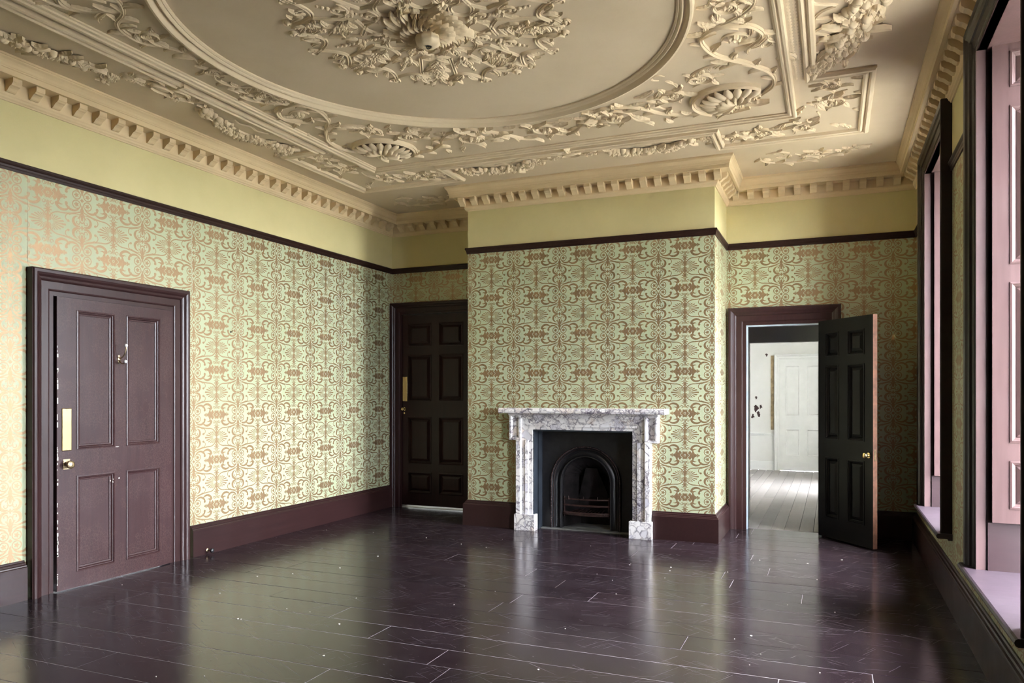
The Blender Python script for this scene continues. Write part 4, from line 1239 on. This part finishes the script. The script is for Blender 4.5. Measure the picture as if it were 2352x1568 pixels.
def back_run(sx, label):
    r = empty('plaster_scroll', (CX0, CY0, ZO)); tag(r, label, 'plaster ornament', 'leaf scrolls of the inner ceiling panel')
    M = lambda L: [(sx * x, y) for x, y in L]
    h = 1 if sx > 0 else -1
    def S(cx, cy, r0, a, hand, turns, lead, w=.015):
        return scroll(r, sx * cx, cy, r0, a if sx > 0 else math.pi - a, hand * h, turns, M(lead), w)
    # sweep over the shell and its scroll
    S(1.365, 1.390, .100, R(175), 1, 1.3, [(1.70, 1.32), (1.605, 1.235), (1.51, 1.195), (1.405, 1.217), (1.316, 1.288)])
    S(1.129, 1.614, .125, R(100), 1, 1.3, [(1.06, 1.92), (.985, 1.80), (.985, 1.68), (1.04, 1.70)])
    o, P = stem_obj('stem', M([(1.62, 2.06), (1.45, 2.11), (1.30, 2.06), (1.218, 2.028), (1.111, 2.016), (.956, 1.90), (.884, 1.792), (.774, 1.690), (.618, 1.655), (.531, 1.665), (.420, 1.786), (.317, 1.921), (.239, 2.032), (.141, 2.084)]), r, w=.015, h=.022, taper=False)
    spray(r, P, .08, .085, 0, 1)
    S(.622, 1.875, .190, R(120), 1, 1.5, [])
    for x, y, a in ((1.00, 1.46, 2.0), (1.04, 1.50, 1.6), (.96, 1.52, 2.4), (.90, 1.66, 2.6), (.42, 2.05, 5.2), (.36, 2.02, 4.6), (.80, 2.06, .4), (1.02, 2.16, 3.8), (.30, 1.75, 2.6), (.18, 1.80, 2.7)):
        p = M([(x, y)])[0]; put_leaf(r, p[0], p[1], a if sx > 0 else math.pi - a, .10, 1 if sx > 0 else 2)
    o, P = stem_obj('stem', M([(1.13, 1.26), (1.10, 1.22), (1.05, 1.23), (1.04, 1.28), (1.08, 1.31)]), r, w=.010, h=.010)
    for k in range(3): put_leaf(r, *M([(1.12 + .04 * k, 1.33 + .06 * k)])[0], R(40 + 20 * k) if sx > 0 else math.pi - R(40 + 20 * k), .07, 3)
    return r
side_run(1, 0, 'plaster leaf scroll along the window side of the inner panel')
side_run(-1, -1, 'plaster leaf scroll running along the panelled door side of the inner panel', True)
back_run(1, 'plaster leaf scroll sweeping past the shell towards the open door')
back_run(-1, 'plaster leaf scroll sweeping past the shell by the left alcove')
mid = empty('plaster_scroll', (CX0, CY0, ZO)); tag(mid, 'single round leaf scroll at the middle of the fireplace side', 'plaster ornament', 'leaf scrolls of the inner ceiling panel')
scroll(mid, .02, 1.935, .150, R(200), 1, 1.05, [(.17, 1.80), (.08, 1.785), (-.04, 1.80)], .016)

def shell(sx, label):
    r = empty('plaster_shell', (CX0 + sx * 1.50, CY0 + 1.84, ZO)); tag(r, label, 'plaster ornament', 'scallop shells in the inner panel corners')
    ax = math.atan2(1, sx)                                   # points to the corner
    back = ax + math.pi
    # raised hood arc on the inner side
    pts = [(.275 * math.cos(back + a), .275 * math.sin(back + a)) for a in [R(-98 + 196 * k / 16) for k in range(17)]]
    stem_obj('hood', pts, r, w=.020, h=.038, taper=False)
    # scallop ribs in two tiers fanning from the hinge
    for tier, (r1, hgt, n) in enumerate(((.265, .050, 11), (.165, .072, 9))):
        for k in range(n):
            a = back + R(-88 + 176 * k / (n - 1))
            mb = MB(); w = r1 * .150
            vs = []
            T = (0.10, .30, .50, .70, .85, .95, 1.0)
            for t in T:
                ww = w * t * (1 if t < .8 else (1 - ((t - .8) / .2) ** 2 * .75))
                hh = hgt * (.55 + .45 * math.sin(math.pi * .5 * min(1, t / .8))) * (1 if t < .8 else 1 - .55 * ((t - .8) / .2) ** 2)
                for s, f in ((-1, .62), (-.6, .90), (0, 1), (.6, .90), (1, .62)):
                    vs.append((r1 * t, ww * s, -hh * f))
            for s in (-1, -.6, 0, .6, 1): vs.append((r1 * .985, w * .25 * s, 0))
            mb.add(vs, [(i * 5 + q_, i * 5 + q_ + 1, (i + 1) * 5 + q_ + 1, (i + 1) * 5 + q_) for i in range(len(T)) for q_ in range(4)])
            o = mb.build('rib', OP, r, rz=a, smooth=True)
            o.location = (.06 * math.cos(ax), .06 * math.sin(ax), 0)
    for s in (-1, 1):
        c = (.10 * math.cos(ax) + s * .14 * -math.sin(ax), .10 * math.sin(ax) + s * .14 * math.cos(ax))
        stem_obj('volute', spiral_pts(c[0], c[1], .060, ax - s * .6, 1.5, s, .2, 18), r, w=.016, h=.050)
        put_fruit(r, c[0], c[1], .016, 3.2)
    for k in range(7):
        a = ax + R(-60 + 20 * k)
        put_leaf(r, .11 * math.cos(a), .11 * math.sin(a), a, .10 if k != 3 else .17, (1, 2)[k % 2], 1.2)
    put_flower(r, .09 * math.cos(ax), .09 * math.sin(ax), .045, 1)
    return r
shell(1, 'plaster scallop shell in the ceiling corner towards the open door')
shell(-1, 'plaster scallop shell in the ceiling corner by the left alcove')

# ---- scrolls in the ear panels
def ear(sx, label):
    r = empty('plaster_scroll', (CX0, CY0, ZO)); tag(r, label, 'plaster ornament', 'leaf scrolls in the ear panels of the outer frame')
    M = lambda L: [(sx * x, y) for x, y in L]; h = 1 if sx > 0 else -1
    def S(cx, cy, r0, a, hand, turns, lead):
        scroll(r, sx * cx, cy, r0, a if sx > 0 else math.pi - a, hand * h, turns, M(lead), .013)
    S(2.20, 1.86, .095, R(-60), -1, 1.3, [(2.03, 1.74), (2.12, 1.745)])
    S(2.20, 2.20, .130, R(150), 1, 1.3, [(2.30, 1.98), (2.20, 2.03), (2.11, 2.12)])
    S(1.98, 2.68, .115, R(-30), -1, 1.2, [(2.09, 2.36), (2.11, 2.48)])
    S(1.66, 2.70, .135, R(100), 1, 1.3, [(1.95, 2.53), (1.80, 2.56)])
    S(1.42, 2.70, .090, R(40), 1, 1.25, [(1.58, 2.62), (1.52, 2.62)])
    for x, y, a in ((2.30, 2.78, .8), (2.25, 2.72, .6), (2.18, 2.70, .3), (2.34, 2.05, .1), (2.34, 2.40, .2), (1.97, 2.44, 2.2), (1.97, 2.30, 1.7), (2.0, 2.2, 1.6), (2.32, 1.78, -.3)):
        p = M([(x, y)])[0]; put_leaf(r, p[0], p[1], a if sx > 0 else math.pi - a, .085, 1 if sx > 0 else 2)
ear(1, 'leaf scroll filling the eared panel near the back window')
ear(-1, 'leaf scroll filling the eared panel over the left alcove')

# ---- scrolls on the ceiling over the alcoves
def alcove_scroll(cx, cy, label):
    r = empty('plaster_scroll', (cx, cy, ZO)); tag(r, label, 'plaster ornament', 'faint leaf scrolls over the alcoves')
    o, P = stem_obj('stem', [(-.42, -.02), (-.40, .12), (-.26, .22), (-.06, .24), (.14, .18), (.28, .06), (.40, -.02), (.52, -.04)], r, w=.014, h=.013); spray(r, P, .055, .075, 0)
    o, P = stem_obj('stem', [(-.36, -.10), (-.24, -.13), (-.16, -.06)], r, w=.012, h=.012); spray(r, P, .05, .06, 0)
    scroll(r, .04, .02, .10, R(150), -1, 1.2, [(-.12, -.02)], .011)
    scroll(r, .36, .02, .06, R(90), -1, 1.1, [], .010)
    for k in range(7): put_leaf(r, -.40 + .12 * k, .04 - .02 * (k % 3), R(40 * k), .07, 1 + k % 2)
alcove_scroll(-.20, 7.42, 'leaf scroll on the ceiling over the open door alcove')
alcove_scroll(-4.18, 7.50, 'leaf scroll on the ceiling over the left alcove')

# ---- festoons of flowers and fruit in the border
def festoon(pts, label, width=.115, n=70, ends=True, big=1.38):
    r = empty('plaster_garland', (0, 0, ZO)); tag(r, label, 'plaster garland', 'flower garlands in the ceiling border')
    P = smooth_line([(p[0], p[1], 0) for p in pts], 12); m = len(P)
    stem_obj('core', pts, r, w=width * .36, h=.022, taper=False)
    for k in range(n):
        t = (k + .5) / n; i = min(m - 2, int(t * (m - 1)))
        tan = (P[i + 1] - P[i]).normalized(); nr = Vector((-tan.y, tan.x, 0))
        f = .45 + .55 * math.sin(math.pi * t)
        off = rnd.uniform(-1, 1) * width * .5 * f
        p = P[i] + nr * off
        a = math.atan2(tan.y, tan.x)
        z = -.016 * (1 - (off / (width * .5)) ** 2) * f
        c = rnd.random(); s = big * rnd.uniform(.85, 1.2)
        if c < .30:
            o = put_flower(r, p.x, p.y, .026 * s, rnd.choice((0, 1, 2)))
        elif c < .62:
            o = put_fruit(r, p.x, p.y, .019 * s, 1.4)
        else:
            o = put_leaf(r, p.x, p.y, a + rnd.uniform(-1.2, 1.2) + (math.pi if rnd.random() < .3 else 0), .065 * s, rnd.choice((0, 1, 2, 3)), 1.5)
        o.location.z += z
    if ends:
        for e, sgn in ((P[0], -1), (P[-1], 1)):
            for k in range(7):
                put_leaf(r, e.x, e.y, rnd.uniform(0, 6.28), .07, 1 + k % 2, 1.3)
    return r
G0 = festoon([(-4.64, 2.70), (-4.66, 3.04), (-4.63, 3.30), (-4.55, 3.62)], 'flower garland in the ceiling border above the four-panel door', n=62)
G1 = festoon([(-4.44, 4.46), (-4.53, 4.72), (-4.58, 5.0), (-4.53, 5.28), (-4.45, 5.50)], 'flower garland in the border along the left wall', n=74)
G2 = festoon([(-3.36, 6.66), (-3.12, 6.76), (-2.86, 6.80), (-2.68, 6.74), (-2.55, 6.64)], 'flower garland over the left half of the fireplace wall', n=70)
G3 = festoon([(-1.84, 6.64), (-1.66, 6.74), (-1.44, 6.76), (-1.24, 6.70), (-1.06, 6.56)], 'flower garland over the right half of the fireplace wall', n=70)
G4 = festoon([(-.10, 5.52), (.02, 5.28), (.12, 5.0), (.18, 4.7), (.17, 4.4), (.10, 4.1)], 'broad flower garland on the window side of the ceiling', width=.20, n=130, big=1.6)
# hanging flower bunches beside the garlands
def bunch(g, x, y, a, L=.16):
    r = empty('bunch', (x, y, 0), 0, g)
    for k in range(16):
        t = rnd.random(); w = .055 * (1 - .5 * t)
        px, py = L * t, rnd.uniform(-w, w)
        X, Y = px * math.cos(a) - py * math.sin(a), px * math.sin(a) + py * math.cos(a)
        if k % 3 == 0: put_flower(r, X, Y, .028, k % 2)
        elif k % 3 == 1: put_fruit(r, X, Y, .018, 1.6)
        else: put_leaf(r, X, Y, a + rnd.uniform(-1, 1), .07, 1 + k % 2, 1.4)
bunch(G3, -1.00, 6.60, R(75)); bunch(G3, -1.84, 6.62, R(80), .13)
bunch(G2, -3.28, 6.66, R(100), .13); bunch(G2, -2.55, 6.64, R(85), .13)
bunch(G0, -4.55, 3.72, R(150)); bunch(G1, -4.50, 5.56, R(170))

def cartouche(x, y, a, label):
    r = empty('plaster_cartouche', (x, y, ZO), a); tag(r, label, 'plaster ornament', 'oval cartouches between the garlands')
    ov = [(.085 * math.cos(2 * math.pi * k / 20), .048 * math.sin(2 * math.pi * k / 20)) for k in range(21)]
    stem_obj('oval_rim', ov, r, w=.008, h=.030, taper=False)
    mb = MB(); mb.lathe([(1.0, .004), (.8, -.014), (.4, -.022), (.02, -.024)], (0, 0, 0), 'z', 20); o = mb.build('oval_boss', OP, r, smooth=True); o.scale = (.078, .043, 1)
    for s in (-1, 1):
        stem_obj('scroll_arm', [(s * .05, .06), (s * .12, .075), (s * .19, .055), (s * .23, .01), (s * .20, -.03), (s * .165, -.015)], r, w=.013, h=.020)
        stem_obj('scroll_arm', [(s * .03, -.055), (s * .10, -.075), (s * .16, -.06), (s * .19, -.09)], r, w=.012, h=.018)
        for k in range(6):
            put_leaf(r, s * (.08 + .035 * k), -.05 + .02 * (k % 3), (0 if s > 0 else math.pi) + rnd.uniform(-.9, .9), .075, 1 + k % 2, 1.3)
        for k in range(4): put_flower(r, s * (.12 + .03 * k), -.05 - .012 * k, .022, k % 3)
        put_leaf(r, s * .03, .06, R(90 - s * 35), .12, 2 if s > 0 else 1, 1.5)
    put_leaf(r, 0, .055, R(90), .13, 0, 1.6)
cartouche(-2.19, 6.60, R(180), 'oval cartouche between the garlands over the fireplace')
cartouche(-4.42, 4.05, R(-90), 'oval cartouche in the border along the left wall')
# ribbons beside the broad garland
rb = empty('plaster_ribbon', (-.03, 0, ZO)); tag(rb, 'wavy plaster ribbon beside the broad garland', 'plaster ornament')
stem_obj('ribbon', [(-.10, 5.40), (-.02, 5.30), (-.10, 5.22), (-.11, 5.18), (.01, 5.06), (-.05, 4.99), (-.07, 4.95), (.03, 4.86), (.02, 4.80), (-.06, 4.78), (-.02, 4.70), (.05, 4.66), (-.06, 4.60), (-.08, 4.55)], rb, w=.012, h=.012, taper=False)
for pts, lab in (([(-2.98, 6.66), (-2.9, 6.64), (-2.84, 6.68), (-2.76, 6.63), (-2.70, 6.66)], 'small plaster ribbon above the left fireplace garland'), ([(-1.70, 6.60), (-1.62, 6.64), (-1.55, 6.58), (-1.46, 6.63), (-1.38, 6.57), (-1.30, 6.60)], 'small plaster ribbon above the right fireplace garland'), ([(-4.40, 4.75), (-4.43, 4.84), (-4.39, 4.92), (-4.42, 5.02), (-4.38, 5.12)], 'small plaster ribbon beside the left wall garland')):
    rb = empty('plaster_ribbon', (0, 0, ZO)); tag(rb, lab, 'plaster ornament')
    stem_obj('ribbon', pts, rb, w=.010, h=.010)

# ------------------------------------------------------------------ small signs of age
plain('paper_edge', (0.46, 0.42, 0.29), 0.7, var=0.2, scale=30)
WLFT = bpy.data.objects['wall_left']
for y, za, zb, w in ((4.965, 2.285, 2.885, .007), (3.52, 2.30, 2.885, .005), (5.56, .75, 2.05, .006)):
    mb = MB(); z = za
    while z < zb:
        h = rnd.uniform(.05, .16); o_ = rnd.uniform(-.002, .002)
        mb.box((XL, y + o_, z), (XL + rnd.uniform(.0006, .0022), y + o_ + w * rnd.uniform(.4, 1.0), min(zb, z + h)))
        z += h
    mb.build('paper_seam', ['paper_edge'], WLFT)
mb = MB()
for k in range(60):
    x, y = rnd.uniform(-4.9, .3), rnd.uniform(2.2, 7.1)
    m_ = 6; r_ = rnd.choice((.003, .004, .005, .009))
    ring_ = [(x + r_ * rnd.uniform(.6, 1) * math.cos(2 * math.pi * q / m_), y + r_ * rnd.uniform(.5, 1) * math.sin(2 * math.pi * q / m_)) for q in range(m_)]
    mb.add([(a, b, 0) for a, b in ring_] + [(x + (a - x) * .9, y + (b - y) * .9, .0025) for a, b in ring_], [(q, (q + 1) % m_, m_ + (q + 1) % m_, m_ + q) for q in range(m_)] + [tuple(range(m_))[::-1], tuple(range(m_, 2 * m_))])
tag(mb.build('debris', ['putty'], loc=(0, 0, .0002)), 'crumbs of white paint scattered on the dark floorboards', 'debris', kind='stuff')
